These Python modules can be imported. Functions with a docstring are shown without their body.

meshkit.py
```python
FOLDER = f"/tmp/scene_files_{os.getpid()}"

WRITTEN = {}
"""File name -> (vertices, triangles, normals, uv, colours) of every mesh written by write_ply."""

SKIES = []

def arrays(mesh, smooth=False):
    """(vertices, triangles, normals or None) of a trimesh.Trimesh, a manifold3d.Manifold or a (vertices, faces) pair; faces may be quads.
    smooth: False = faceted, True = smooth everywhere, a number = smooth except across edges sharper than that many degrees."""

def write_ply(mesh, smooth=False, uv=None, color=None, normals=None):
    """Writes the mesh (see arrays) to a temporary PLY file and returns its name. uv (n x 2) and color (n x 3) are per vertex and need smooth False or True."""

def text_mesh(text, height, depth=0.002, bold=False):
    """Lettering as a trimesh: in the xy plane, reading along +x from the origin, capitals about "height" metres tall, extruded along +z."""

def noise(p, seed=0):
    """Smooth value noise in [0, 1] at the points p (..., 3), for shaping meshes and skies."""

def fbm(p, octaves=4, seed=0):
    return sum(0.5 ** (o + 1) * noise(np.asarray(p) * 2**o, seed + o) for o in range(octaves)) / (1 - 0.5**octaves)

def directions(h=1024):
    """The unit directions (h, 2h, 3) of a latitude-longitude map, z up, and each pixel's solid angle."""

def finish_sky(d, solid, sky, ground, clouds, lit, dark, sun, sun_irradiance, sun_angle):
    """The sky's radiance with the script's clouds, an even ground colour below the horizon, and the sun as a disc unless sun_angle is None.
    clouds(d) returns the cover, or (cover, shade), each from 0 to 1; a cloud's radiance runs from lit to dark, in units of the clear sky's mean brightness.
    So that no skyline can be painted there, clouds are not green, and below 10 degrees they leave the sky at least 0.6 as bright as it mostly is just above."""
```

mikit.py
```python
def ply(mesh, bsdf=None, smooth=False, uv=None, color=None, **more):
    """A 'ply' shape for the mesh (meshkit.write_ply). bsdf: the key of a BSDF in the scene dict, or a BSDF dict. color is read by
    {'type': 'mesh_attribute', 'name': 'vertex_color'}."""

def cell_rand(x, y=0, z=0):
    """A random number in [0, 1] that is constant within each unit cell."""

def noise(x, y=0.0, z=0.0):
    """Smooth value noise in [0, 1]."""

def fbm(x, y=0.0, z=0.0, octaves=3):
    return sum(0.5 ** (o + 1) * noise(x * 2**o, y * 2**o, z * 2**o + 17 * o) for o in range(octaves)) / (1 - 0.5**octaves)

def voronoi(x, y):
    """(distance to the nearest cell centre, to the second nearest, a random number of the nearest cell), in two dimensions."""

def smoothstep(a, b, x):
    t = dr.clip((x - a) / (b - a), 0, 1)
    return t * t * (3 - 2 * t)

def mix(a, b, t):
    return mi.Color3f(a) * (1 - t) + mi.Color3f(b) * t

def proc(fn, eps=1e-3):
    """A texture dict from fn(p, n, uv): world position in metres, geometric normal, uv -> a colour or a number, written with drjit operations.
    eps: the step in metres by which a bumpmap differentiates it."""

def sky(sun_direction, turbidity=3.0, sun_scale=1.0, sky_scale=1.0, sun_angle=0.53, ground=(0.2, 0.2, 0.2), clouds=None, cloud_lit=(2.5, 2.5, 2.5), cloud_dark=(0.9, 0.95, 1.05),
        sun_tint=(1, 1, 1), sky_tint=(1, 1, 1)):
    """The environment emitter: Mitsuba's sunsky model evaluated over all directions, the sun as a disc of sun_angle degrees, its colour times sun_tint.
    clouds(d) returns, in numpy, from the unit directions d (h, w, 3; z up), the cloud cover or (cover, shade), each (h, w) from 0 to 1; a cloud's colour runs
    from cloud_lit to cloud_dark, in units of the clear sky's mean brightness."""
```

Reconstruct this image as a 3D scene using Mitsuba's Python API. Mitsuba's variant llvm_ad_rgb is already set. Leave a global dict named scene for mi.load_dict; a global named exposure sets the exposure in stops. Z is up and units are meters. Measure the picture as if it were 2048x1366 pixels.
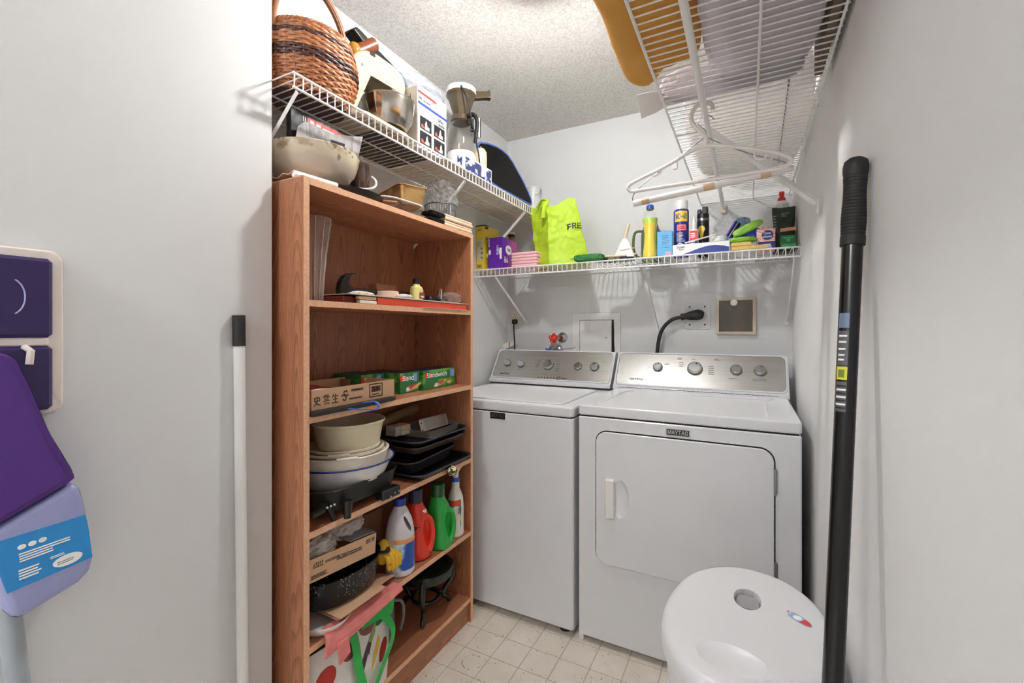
import math, random
import numpy as np, trimesh, manifold3d as m3, drjit as dr, mitsuba as mi
import mikit, meshkit
from mikit import noise, fbm, smoothstep, mix, voronoi, cell_rand
from shapely.geometry import Polygon, Point, LineString, MultiLineString, box as sbox
from shapely import affinity
from shapely.ops import unary_union

TF = mi.ScalarTransform4f
scene, labels = {}, {}

# ------------------------------------------------------------------ camera, lamps, exposure
YAW = math.radians(27.787)
FX = 893.157
EYE = (0.0, 0.0, 1.2073)
scene['camera'] = {'type': 'perspective', 'fov_axis': 'x', 'fov': 2 * math.degrees(math.atan(1024 / FX)), 'near_clip': 0.02, 'far_clip': 30.0,
                   'principal_point_offset_x': 0.0, 'principal_point_offset_y': (683 - 659.84) / 1366,
                   'to_world': TF().look_at(origin=EYE, target=[EYE[0] - math.sin(YAW), EYE[1] + math.cos(YAW), EYE[2]], up=[0, 0, 1])}
LAMP_POS, LAMP_R, LAMP_POWER = (-0.575, 1.240, 2.280), 0.042, 400.0
REAR_POS, REAR_R, REAR_POWER = (-0.90, -1.15, 2.22), 0.17, 62.0
LAMP_RGB, REAR_RGB = (0.985, 0.985, 0.975), (0.965, 0.98, 1.0)
exposure = 0.30

# room (metres): camera at the origin, +y towards the back wall
XL, XN, XR, YB, YF, YN, H = -1.325, -1.107, 0.186, 2.457, -1.6, 0.745, 2.383

# ------------------------------------------------------------------ materials
def lin(c):
    c = np.asarray(c, float) / 255.0
    return [float(x) for x in np.where(c <= 0.04045, c / 12.92, ((c + 0.055) / 1.055) ** 2.4)]
def rgb(c): return {'type': 'rgb', 'value': [float(x) for x in lin(c)]}
def mat(key, c, rough=0.5, metal=0.0, spec=0.5, coat=0.0, sheen=0.0, bump=None, bscale=1.0):
    k = 'm_' + key
    b = {'type': 'principled', 'base_color': c if isinstance(c, dict) else rgb(c), 'roughness': float(rough), 'metallic': float(metal), 'specular': float(spec)}
    if coat: b.update(clearcoat=float(coat), clearcoat_gloss=0.95)
    if sheen: b.update(sheen=float(sheen))
    if bump is not None: b = {'type': 'bumpmap', 'texture': bump, 'scale': float(bscale), 'bsdf': b}
    scene[k] = {'type': 'twosided', 'bsdf': b}
    return k
def thin_glass(key, ior=1.5, tint=(255, 255, 255)):
    scene['m_' + key] = {'type': 'thindielectric', 'int_ior': float(ior), 'specular_transmittance': rgb(tint)}
    return 'm_' + key
def film(key, c, opacity, rough=0.3):
    """translucent plastic: a share of plain plastic over a clear thin sheet"""
    k = 'm_' + key
    scene[k] = {'type': 'blendbsdf', 'weight': float(opacity), 'a': {'type': 'thindielectric', 'int_ior': 1.45},
                'b': {'type': 'twosided', 'bsdf': {'type': 'principled', 'base_color': rgb(c), 'roughness': float(rough), 'specular': 0.6}}}
    return k

def sheer(key, c, trans, rough=0.5):
    """thin white plastic or cloth that lets diffuse light through"""
    scene['m_' + key] = {'type': 'principledthin', 'base_color': rgb(c), 'roughness': float(rough), 'diff_trans': float(trans), 'spec_trans': 0.0, 'eta': 1.4}
    return 'm_' + key

# ------------------------------------------------------------------ entries
CUR = [np.eye(4)]
def R(axis, deg): return trimesh.transformations.rotation_matrix(math.radians(deg), axis)
def Tm(x, y, z): return trimesh.transformations.translation_matrix((x, y, z))
RX, RY, RZ = (lambda d: R([1, 0, 0], d)), (lambda d: R([0, 1, 0], d)), (lambda d: R([0, 0, 1], d))
def frame(at=(0, 0, 0), rz=0, rx=0, ry=0, s=1.0):
    m = Tm(*at) @ RZ(rz) @ RY(ry) @ RX(rx)
    m[:3, :3] *= s
    CUR[0] = m
def taken(k): return k in scene or k in labels or any(q.startswith(k + '__') for q in (*scene, *labels))
NEXT = {}
def uniq(k):
    n = NEXT.get(k, 0); NEXT[k] = n + 1
    return k if n == 0 else f'{k}_{n:03d}'
def thing(name, label, cat, group=None, at=(0, 0, 0), rz=0, rx=0, ry=0, s=1.0):
    key = uniq(name)
    labels[key] = {'label': label, 'category': cat}
    if group: labels[key]['group'] = group
    frame(at, rz, rx, ry, s)
    return key
def raw(key, mesh, m, smooth=30, world=None, uv=None):
    mesh = mesh.copy() if hasattr(mesh, 'copy') else mesh
    T = CUR[0] if world is None else world
    if not np.allclose(T, np.eye(4)): mesh.apply_transform(T)
    scene[key] = mikit.ply(mesh, m, smooth, uv=uv)
    return key
def part(par, name, mesh, m, smooth=30, label=None):
    key = uniq(par + '__' + name)
    if label: labels[key] = {'label': label}
    return raw(key, mesh, m, smooth)
def solo(name, mesh, m, label, cat, group=None, smooth=30, **place):
    key = thing(name, label, cat, group, **place)
    return raw(key, mesh, m, smooth)
def struct(name, mesh, m, smooth=False):
    labels[name] = {'kind': 'structure'}
    frame()
    return raw(name, mesh, m, smooth)

# ------------------------------------------------------------------ shapes
def cat(*ms): return trimesh.util.concatenate([m for m in ms if m is not None])
def X(mesh, at=(0, 0, 0), rz=0, rx=0, ry=0, s=None):
    mesh = mesh.copy()
    if s is not None: mesh.apply_transform(np.diag([*(s if hasattr(s, '__len__') else (s, s, s)), 1.0]))
    mesh.apply_transform(Tm(*at) @ RZ(rz) @ RY(ry) @ RX(rx))
    return mesh
def hull(pts): return trimesh.Trimesh(np.asarray(pts, float)).convex_hull if False else trimesh.convex.convex_hull(np.asarray(pts, float))
def bx(sx, sy, sz, c=(0, 0, 0), r=0.0):
    """box centred on c, edges chamfered by r"""
    if r <= 0: return trimesh.creation.box((sx, sy, sz), transform=Tm(*c))
    r = min(r, sx / 2.2, sy / 2.2, sz / 2.2)
    P = []
    for a in (-1, 1):
        for b in (-1, 1):
            for d in (-1, 1):
                e = np.array([a * sx / 2, b * sy / 2, d * sz / 2])
                for k in range(3):
                    o = np.array([a, b, d], float) * r; o[k] = 0
                    P.append(e - o)
    m = hull(P); m.apply_translation(c)
    return m
def b2(x0, x1, y0, y1, z0, z1, r=0.0): return bx(x1 - x0, y1 - y0, z1 - z0, ((x0 + x1) / 2, (y0 + y1) / 2, (z0 + z1) / 2), r)
def rbox(sx, sy, sz, rad, c=(0, 0, 0), n=8):
    """box with round edges: the hull of eight balls"""
    s = trimesh.creation.uv_sphere(rad, count=[n, n * 2]).vertices
    P = [s + np.array([a * (sx / 2 - rad), b * (sy / 2 - rad), d * (sz / 2 - rad)]) for a in (-1, 1) for b in (-1, 1) for d in (-1, 1)]
    m = hull(np.vstack(P)); m.apply_translation(c)
    return m
def rr(w, d, r, n=8, c=(0, 0)):
    """rounded rectangle, 4n points"""
    r = min(r, w / 2 - 1e-5, d / 2 - 1e-5); P = []
    for k, (a, b) in enumerate(((1, 1), (-1, 1), (-1, -1), (1, -1))):
        t = np.linspace(0, math.pi / 2, n) + k * math.pi / 2
        P.append(np.c_[a * (w / 2 - r) + r * np.cos(t), b * (d / 2 - r) + r * np.sin(t)])
    return np.vstack(P) + np.array(c)
def ell(a, b, n=48, p=2.0, c=(0, 0)):
    t = np.linspace(0, 2 * math.pi, n, endpoint=False)
    return np.c_[a * np.sign(np.cos(t)) * np.abs(np.cos(t)) ** (2 / p) + c[0], b * np.sign(np.sin(t)) * np.abs(np.sin(t)) ** (2 / p) + c[1]]
def loft(rings, cap0=True, cap1=True, closed=False):
    """skin over rings of equal length (list of (n,3))"""
    rings = [np.asarray(q, float) for q in rings]
    n, k = len(rings[0]), len(rings)
    V = np.vstack(rings); F = []
    i = np.arange(n); j = (i + 1) % n
    for a in range(k if closed else k - 1):
        A, B = a * n, ((a + 1) % k) * n
        F += [np.c_[A + i, A + j, B + j], np.c_[A + i, B + j, B + i]]
    extra = []
    if not closed:
        for on, q, flip in ((cap0, 0, True), (cap1, k - 1, False)):
            if on:
                c = len(V) + len(extra); extra.append(rings[q].mean(0))
                f = np.c_[q * n + i, q * n + j, np.full(n, c)]
                F.append(f[:, ::-1] if flip else f)
    if extra: V = np.vstack([V, extra])
    return trimesh.Trimesh(V, np.vstack(F), process=False)
def pz(p2, z): return np.c_[p2, np.full(len(p2), z)]
def slab(poly_fn, z0, z1, e=0.003, seg=3):
    """poly_fn(inset) -> ring of 2-d points; body from z0 to z1 with edges rounded by e"""
    A = [(e * (1 - math.sin(t)), z0 + e * (1 - math.cos(t))) for t in np.linspace(0, math.pi / 2, seg + 1)]
    B = [(e * (1 - math.cos(t)), z1 - e * (1 - math.sin(t))) for t in np.linspace(0, math.pi / 2, seg + 1)]
    return loft([pz(poly_fn(i), z) for i, z in A + B])
def rslab(w, d, r, z0, z1, e=0.003, c=(0, 0), n=8, seg=3): return slab(lambda i: rr(w - 2 * i, d - 2 * i, max(r - i, 1e-4), n, c), z0, z1, e, seg)
def lathe(prof, n=40, sx=1.0, sy=1.0):
    """revolve (r, z) pairs about z; starts and ends may lie on the axis"""
    t = np.linspace(0, 2 * math.pi, n, endpoint=False)
    prof = [(max(r, 1e-5), z) for r, z in prof]
    return loft([np.c_[r * sx * np.cos(t), r * sy * np.sin(t), np.full(n, z)] for r, z in prof])
def cyl(r, h, c=(0, 0, 0), n=24, e=0.0):
    """standing on c"""
    e = min(e, r * .45, h * .45)
    p = [(0, 0), (r - e, 0), (r, e), (r, h - e), (r - e, h), (0, h)] if e else [(0, 0), (r, 0), (r, h), (0, h)]
    return X(lathe(p, n), c)
def spline(P, n=40, closed=False):
    from scipy.interpolate import CubicSpline
    P = np.asarray(P, float)
    if closed: P = np.vstack([P, P[:1]])
    d = np.r_[0, np.cumsum(np.linalg.norm(np.diff(P, axis=0), axis=1) ** .5)]
    s = CubicSpline(d, P, bc_type='periodic' if closed else 'natural')
    return s(np.linspace(0, d[-1], n + (1 if closed else 0)))[:n if closed else None]
def tube(P, r, n=8, closed=False, flat=1.0, up=None):
    """round (or flattened) tube along points; r a number or one per point"""
    P = np.asarray(P, float); k = len(P)
    t = (np.roll(P, -1, 0) - np.roll(P, 1, 0)) if closed else np.gradient(P, axis=0)
    t /= np.linalg.norm(t, axis=1, keepdims=True) + 1e-12
    u = np.array(up if up is not None else ([0, 0, 1.0] if abs(t[0][2]) < .9 else [1.0, 0, 0]), float)
    rs = np.broadcast_to(np.asarray(r, float), (k,)); rings = []
    a = np.linspace(0, 2 * math.pi, n, endpoint=False)
    for i in range(k):
        u = u - t[i] * (u @ t[i])
        if np.linalg.norm(u) < 1e-6: u = np.cross(t[i], [1, .3, .2])
        u /= np.linalg.norm(u); v = np.cross(t[i], u)
        rings.append(P[i] + rs[i] * (np.cos(a)[:, None] * v + flat * np.sin(a)[:, None] * u))
        if up is not None: u = np.array(up, float)
    return loft(rings, closed=closed)
def ext(poly, h, z=0.0):
    g = [q for q in getattr(poly, 'geoms', [poly]) if q.area > 1e-12]
    m = cat(*[trimesh.creation.extrude_polygon(q, h, engine='earcut') for q in g])
    m.apply_translation((0, 0, z))
    return m
def stroke(lines, w): return unary_union([LineString(l).buffer(w / 2, cap_style=2) for l in lines])
def onto(mesh, o, u, v, off=0.0003):
    """flat artwork (xy plane, extruded along z) put on a face: origin o, reading direction u, up v"""
    u = np.array(u, float); u /= np.linalg.norm(u); v = np.array(v, float); v -= u * (u @ v); v /= np.linalg.norm(v)
    n = np.cross(u, v); M = np.eye(4); M[:3, 0], M[:3, 1], M[:3, 2], M[:3, 3] = u, v, n, np.array(o, float) + n * off
    mesh = mesh.copy(); mesh.apply_transform(M)
    return mesh
TXT = {}
def text(s, h, width=None, bold=True, depth=0.0003):
    k = (s, bold)
    if k not in TXT: TXT[k] = meshkit.text_mesh(s, 1.0, 1.0, bold)
    m = TXT[k].copy(); w = m.extents[0]
    sx = h if width is None else width / w
    m.apply_translation((-m.bounds[0][0], 0, 0)); m.apply_scale((sx, h, depth))
    return m
def flat(w, h, x=0, y=0, d=0.0003): return trimesh.creation.box((w, h, d), transform=Tm(x + w / 2, y + h / 2, d / 2))
def lines_art(w, h, n, fill=.5, seed=0):
    """rows of tiny print"""
    rg = random.Random(seed); dy = h / n
    return cat(*[flat(w * rg.uniform(.6, 1), dy * fill, 0, h - (i + 1) * dy) for i in range(n)])
def bars(w, h, n=16, seed=1):
    rg = random.Random(seed); x, out = 0, []
    while x < w:
        b = rg.uniform(.3, 1.2) * w / n / 1.3
        out.append(flat(b, h, x, 0)); x += b + rg.uniform(.3, 1) * w / n / 1.3
    return cat(*out)
def sheet(fn, nu=24, nv=24, th=0.002):
    """a thick sheet over fn(u, v) -> (…,3), u and v from 0 to 1"""
    u, v = np.meshgrid(np.linspace(0, 1, nu), np.linspace(0, 1, nv), indexing='ij')
    P = np.asarray(fn(u, v)); P = np.stack(P, -1) if P.shape[0] == 3 and P.ndim == 3 and P.shape[-1] != 3 else P
    du, dv = np.gradient(P, axis=0), np.gradient(P, axis=1)
    N = np.cross(du, dv); N /= np.linalg.norm(N, axis=-1, keepdims=True) + 1e-12
    top, bot = (P + N * th / 2).reshape(-1, 3), (P - N * th / 2).reshape(-1, 3)
    id = np.arange(nu * nv).reshape(nu, nv); a, b, c, d = id[:-1, :-1].ravel(), id[1:, :-1].ravel(), id[1:, 1:].ravel(), id[:-1, 1:].ravel()
    F = [np.c_[a, b, c], np.c_[a, c, d]]; m = nu * nv
    G = [f[:, ::-1] + m for f in F]
    edge = np.r_[id[:, 0], id[-1, 1:], id[-2::-1, -1], id[0, -2:0:-1]]; nx = np.roll(edge, -1)
    S = [np.c_[edge, edge + m, nx + m], np.c_[edge, nx + m, nx]]
    return trimesh.Trimesh(np.vstack([top, bot]), np.vstack(F + G + S), process=False)
def ico(n=3): return trimesh.creation.icosphere(subdivisions=n)
def lump(sx, sy, sz, c=(0, 0, 0), amp=.2, freq=3.0, seed=0, sub=4, p=2.0, ridge=True, flatbot=None):
    """crumpled bag or cloth bundle of half sizes sx, sy, sz"""
    m = ico(sub); d = m.vertices.copy()
    q = np.sign(d) * np.abs(d) ** (2 / p); q /= (np.abs(q) ** p).sum(1, keepdims=True) ** (1 / p)
    f = meshkit.fbm(d * freq + 7 * seed + 50, 4, seed) - .5
    g = 1 - 2 * np.abs(meshkit.fbm(d * freq * 1.3 + 90 + 5 * seed, 3, seed + 3) - .5) * 2 if ridge else 0
    k = 1 + amp * (1.6 * f + (.55 * g if ridge else 0))
    m.vertices = q * k[:, None] * np.array([sx, sy, sz])
    if flatbot is not None: m.vertices[:, 2] = np.maximum(m.vertices[:, 2], -flatbot * sz)
    m.apply_translation(c)
    return m
def subdiv(mesh, L):
    v, f = trimesh.remesh.subdivide_to_size(mesh.vertices, mesh.faces, L, max_iter=12)
    return trimesh.Trimesh(v, f)
def crumple(mesh, amp, freq, seed=0, L=None):
    if L: mesh = subdiv(mesh, L)
    v = mesh.vertices
    o = np.stack([meshkit.fbm(v * freq + 11 * k + 31 * seed + 40, 3, seed + k) - .5 for k in range(3)], 1)
    mesh = mesh.copy(); mesh.vertices = v + o * 2 * amp
    return mesh
def carton(w, d, h, t=0.003, floor=True):
    """open tray: one mesh of four walls and a floor, base at z = 0, centred"""
    o = lambda i, z: pz(rr(w - 2 * i, d - 2 * i, 0.0015, 3), z)
    return loft([o(0, 0), o(0, h), o(t, h), o(t, t)])
# ------------------------------------------------------------------ procedural looks
def _wall(p, n, uv):
    v = fbm(p.x * 3 + p.y * 2, p.z * 3, p.y * 3, 3)
    return mix(lin((208, 208, 208)), lin((214, 214, 214)), v)
mat('wall', mikit.proc(_wall), .55, spec=.35)
def _ceil(p, n, uv): return mix(lin((206, 202, 197)), lin((226, 223, 219)), smoothstep(.30, .62, fbm(p.x * 210, p.y * 210, 0, 2)))
def _ceilb(p, n, uv): return smoothstep(.38, .66, fbm(p.x * 190, p.y * 190, 0, 2))
mat('ceiling', mikit.proc(_ceil), .9, spec=.1, bump=mikit.proc(_ceilb, 8e-4), bscale=.0035)
def _grain(s, l, dark, light):
    k = dr.floor(s / .105); c = s - (k + .5) * .105 + .02 * (cell_rand(k, 3) - .5)
    w = fbm(s * 22, l * 2.2, 3, 2)
    ph = 11 * l * (1 - 2 * dr.floor(cell_rand(k, 5) * 1.99)) + 2100 * c * c + 3.2 * w + 9 * cell_rand(k, 8)
    f = ph - dr.floor(ph)
    ring = smoothstep(.45, .97, f) * (1 - smoothstep(.97, 1.0, f))
    fib = noise(s * 800, l * 14, 2); pore = smoothstep(.70, .9, noise(s * 1500, l * 40, 7))
    t = .36 * ring + .34 * fib + .34 * fbm(s * 60, l * 2, 9, 2)
    return mix(mix(light, dark, dr.clip(t, 0, 1)), dark, .35 * pore)
WD, WLT = lin((112, 66, 42)), lin((186, 124, 90))
mat('wood_upright', mikit.proc(lambda p, n, uv: _grain(p.x + p.y, p.z, WD, WLT)), .42, spec=.45)
mat('wood_flat', mikit.proc(lambda p, n, uv: _grain(p.x + p.z, p.y, WD, WLT)), .42, spec=.45)
mat('edge_band', mikit.proc(lambda p, n, uv: mix(lin((208, 156, 120)), lin((224, 176, 142)), noise(p.z * 220, p.y * 220, 1))), .45)
def _vinyl(p, n, uv):
    a = fbm(p.x * 14, p.y * 14, 0, 3)
    c = mix(lin((205, 196, 182)), lin((222, 214, 202)), a)
    sp = smoothstep(.86, .92, noise(p.x * 330, p.y * 250, 4)) * smoothstep(.5, .7, noise(p.x * 17, p.y * 17, 8))
    d = dr.sqrt(dr.square(p.x + .885) + dr.square(p.y - 1.368))
    ring = smoothstep(.0035, .0, dr.abs(d - .036)) * smoothstep(.45, .6, noise(p.x * 90, p.y * 90, 2))
    big = smoothstep(.93, .96, noise(p.x * 150, p.y * 110, 12))
    return mix(c, lin((92, 84, 76)), dr.clip(.55 * sp + .7 * ring + .8 * big, 0, 1))
mat('vinyl', mikit.proc(_vinyl), .38, spec=.45)
mat('grout', (176, 166, 150), .6)
mat('white_wire', (232, 231, 229), .35)
mat('enamel', (214, 215, 218), .22, spec=.5, coat=.35)
mat('enamel_top', (216, 217, 220), .16, spec=.5, coat=.6)
mat('white_plastic', (222, 221, 219), .35)
mat('warm_white', (226, 218, 204), .4)
mat('cream_plate', (214, 206, 192), .4)
mat('black_plastic', (18, 18, 19), .32)
mat('black_matte', (24, 23, 23), .6)
mat('dark_gap', (10, 10, 10), .8)
mat('chrome', (200, 200, 202), .12, 1.0)
mat('dull_chrome', (150, 150, 152), .3, 1.0)
mat('brushed', mikit.proc(lambda p, n, uv: mix(lin((176, 174, 170)), lin((196, 194, 190)), noise(p.x * 3, p.z * 1400, 2))), .33, .92)
mat('ink', (30, 29, 30), .5)
mat('grey_ink', (110, 108, 106), .5)
mat('light_ink', (236, 236, 236), .5)
mat('red_plastic', (206, 52, 34), .35)
mat('blue_plastic', (34, 84, 176), .35)
mat('green_grey', (98, 106, 98), .4)

# ------------------------------------------------------------------ the room
struct('ceiling', b2(XL - .1, XR + .1, YF - .1, YB + .1, H, H + .06), 'm_ceiling')
struct('wall_back', b2(XL - .1, XR + .1, YB, YB + .08, 0, H), 'm_wall')
struct('wall_left', b2(XL - .08, XL, YN, YB, 0, H), 'm_wall')
struct('wall_near', b2(XL - .08, XN, YF, YN, 0, H), 'm_wall')
struct('wall_right', b2(XR, XR + .08, YF, YB, 0, H), 'm_wall')
struct('wall_front', b2(XL - .1, XR + .1, YF - .08, YF, 0, H), 'm_wall')
struct('floor', b2(XL - .1, XR + .1, YF - .1, YB + .1, -.05, -.0012), 'm_grout')
TP = .1137
t0 = mikit.ply(X(bx(TP - .0042, TP - .0042, .004, r=.0007), (0, 0, -.002)), 'm_vinyl', False)
for i in range(12):
    for j in range(9):
        x, y = XL + .026 + .0 + (i + .5) * TP - .0 , .635 + (j + .5) * TP + .0
        x = -.952 + TP * (i - 2.5); y = 1.536 - TP * (8 - j - .5) + TP * 1
        if x > XR - .02 or x < -1.05: continue
        scene[uniq('floor__tile')] = {**t0, 'to_world': TF().translate([x, y, 0])}
frame()
raw('floor__sheet', b2(XL, XR, YF, .60, -.004, 0), 'm_vinyl', False)

# ------------------------------------------------------------------ lamps
t = thing('ceiling_lamp', 'bright round bulb under a white ceiling holder, at the top edge of the picture', 'lamp')
part(t, 'holder', X(lathe([(0, 0), (.055, 0), (.058, -.012), (.03, -.03), (.022, -.055), (0, -.055)]), (LAMP_POS[0], LAMP_POS[1], H)), 'm_white_plastic')
part(t, 'pan', X(lathe([(0, 0), (.03, .002), (.112, -.012), (.112, -.014), (.03, -.001), (0, -.002)], 40), (LAMP_POS[0], LAMP_POS[1], H - .060)), 'm_white_plastic')  # out of view, placed to keep direct bulb light off the ceiling
k = part(t, 'bulb', X(ico(3), LAMP_POS, s=LAMP_R), 'm_white_plastic', True)
scene[k]['emitter'] = {'type': 'area', 'radiance': {'type': 'rgb', 'value': [LAMP_POWER * c for c in LAMP_RGB]}}
t = thing('unseen_rear_lamp', 'unseen round white ceiling lamp behind the camera, placed to light the machine fronts', 'lamp')  # out of view behind the camera, placed to light washer and dryer fronts
part(t, 'base', X(cyl(.13, .06, n=32), (REAR_POS[0], REAR_POS[1], H - .06)), 'm_white_plastic')
k = part(t, 'shade', X(lathe([(0, -.10), (.10, -.09), (.16, -.05), (REAR_R, 0), (0, 0)], 32), (REAR_POS[0], REAR_POS[1], H - .06)), 'm_white_plastic', 60)
scene[k]['emitter'] = {'type': 'area', 'radiance': {'type': 'rgb', 'value': [REAR_POWER * c for c in REAR_RGB]}}

# ------------------------------------------------------------------ bookcase
BX0, BX1, BY0, BY1, BT = -1.312, -1.010, .767, 1.569, .017
SH = {1: 1.286, 2: .979, 3: .677, 4: .376, 5: .102}
bc = thing('bookcase', 'tall reddish brown woodgrain bookcase with five crowded shelves against the left wall', 'bookcase')
def panel(name, x0, x1, y0, y1, z0, z1, m, band=True):
    k = part(bc, name, b2(x0, x1 - (.001 if band else 0), y0, y1, z0, z1), m, False)
    if band: part(k, 'edge_band', b2(x1 - .001, x1, y0, y1, z0, z1), 'm_edge_band', False)
panel('side_panel', BX0, BX1, BY0, BY0 + BT, 0, 1.604, 'm_wood_upright')
panel('side_panel', BX0, BX1, BY1 - BT, BY1, 0, 1.604, 'm_wood_upright')
panel('back_panel', BX0, BX0 + .005, BY0 + BT, BY1 - BT, .02, 1.60, 'm_wood_upright', False)
panel('top_panel', BX0, BX1 + .0005, BY0 + BT, BY1 - BT, 1.604 - BT, 1.604, 'm_wood_flat')
for k, z in SH.items(): panel('shelf', BX0 + .005, BX1 - .001, BY0 + BT, BY1 - BT, z - BT, z, 'm_wood_flat')
panel('kick_board', BX1 - .022, BX1 - .012, BY0 + BT, BY1 - BT, 0, SH[5] - BT, 'm_wood_flat', False)

# ------------------------------------------------------------------ wire shelves
def wire_shelf(label, L, D, at, rz, lip=.04, wires=None, rails=(.5,), brackets=(), clips=(), skip=0):
    t = thing('wire_shelf', label, 'shelf', at=at, rz=rz)
    F = CUR[0].copy(); r = .0019
    w = tube([(0, D, 0), (0, .004, 0), (0, 0, -.003), (0, 0, -lip)] if lip else [(0, D, 0), (0, 0, 0)], r, 6)
    p = mikit.ply(w, 'm_white_wire', 40)
    n = int(L / .0254)
    for i in range(n + 1):
        scene[uniq(t + '__wire')] = {**p, 'to_world': TF(F @ Tm(.004 + i * .0254, 0, .0006))}
    rail = lambda y, z, q: tube([(0, y, z), (L, y, z)], q, 8)
    part(t, 'front_rail', rail(0, -.0030, .0036), 'm_white_wire')
    if lip: part(t, 'lip_rail', rail(0, -lip, .0036), 'm_white_wire')
    part(t, 'back_rail', rail(D - .006, -.003, .003), 'm_white_wire')
    for y in rails: part(t, 'cross_rail', rail(y * D, -.003, .003), 'm_white_wire')
    for x, drop in brackets:
        a, b = np.array([x, .008, -(lip or 0) - .002 if lip else -.006]), np.array([x, D - .012, -drop])
        u = (b - a) / np.linalg.norm(b - a)
        k = part(t, 'bracket', tube([a, b], .008, 4, flat=.45, up=(1, 0, 0)), 'm_white_wire', False)
        part(k, 'foot', cat(bx(.018, .003, .032, (x, D - .0015, -drop - .006), .001), X(cyl(.0035, .002, n=10), (x, D - .003, -drop - .013), rx=90)), 'm_white_plastic')
    for x in clips:
        part(t, 'wall_clip', cat(bx(.011, .010, .016, (x, D - .005, -.003), .002), X(cyl(.003, .003), (x, D - .010, -.008), rx=90)), 'm_white_plastic')
    return t
wire_shelf('white wire shelf above the bookcase carrying a wicker basket and kitchen machines', YB - .747 - .002, .30, (-1.025, .747, 1.868), 90,
           rails=(.52,), brackets=((.018, .30), (.80, .30), (1.36, .30)), clips=(.3, 1.045, 1.44))
wire_shelf('white wire shelf across the back wall above the washer and dryer', 1.50, .394, (-1.318, 2.060, 1.5345), 0,
           rails=(.5,), brackets=((.126, .275), (.903, .315), (1.482, .285)), clips=(.25, .62, 1.15))
rs = wire_shelf('deep white wire shelf with a hanging rod under the ceiling along the right wall', 2.14, .386, (-.2076, 2.453, 1.846), -90, lip=0, rails=(.60,), clips=(.93, .2, 1.7))
part(rs, 'hanging_rod', tube([(0.004, .1026, -.031), (2.14, .1026, -.031)], .0085, 12), 'm_white_wire')
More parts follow.
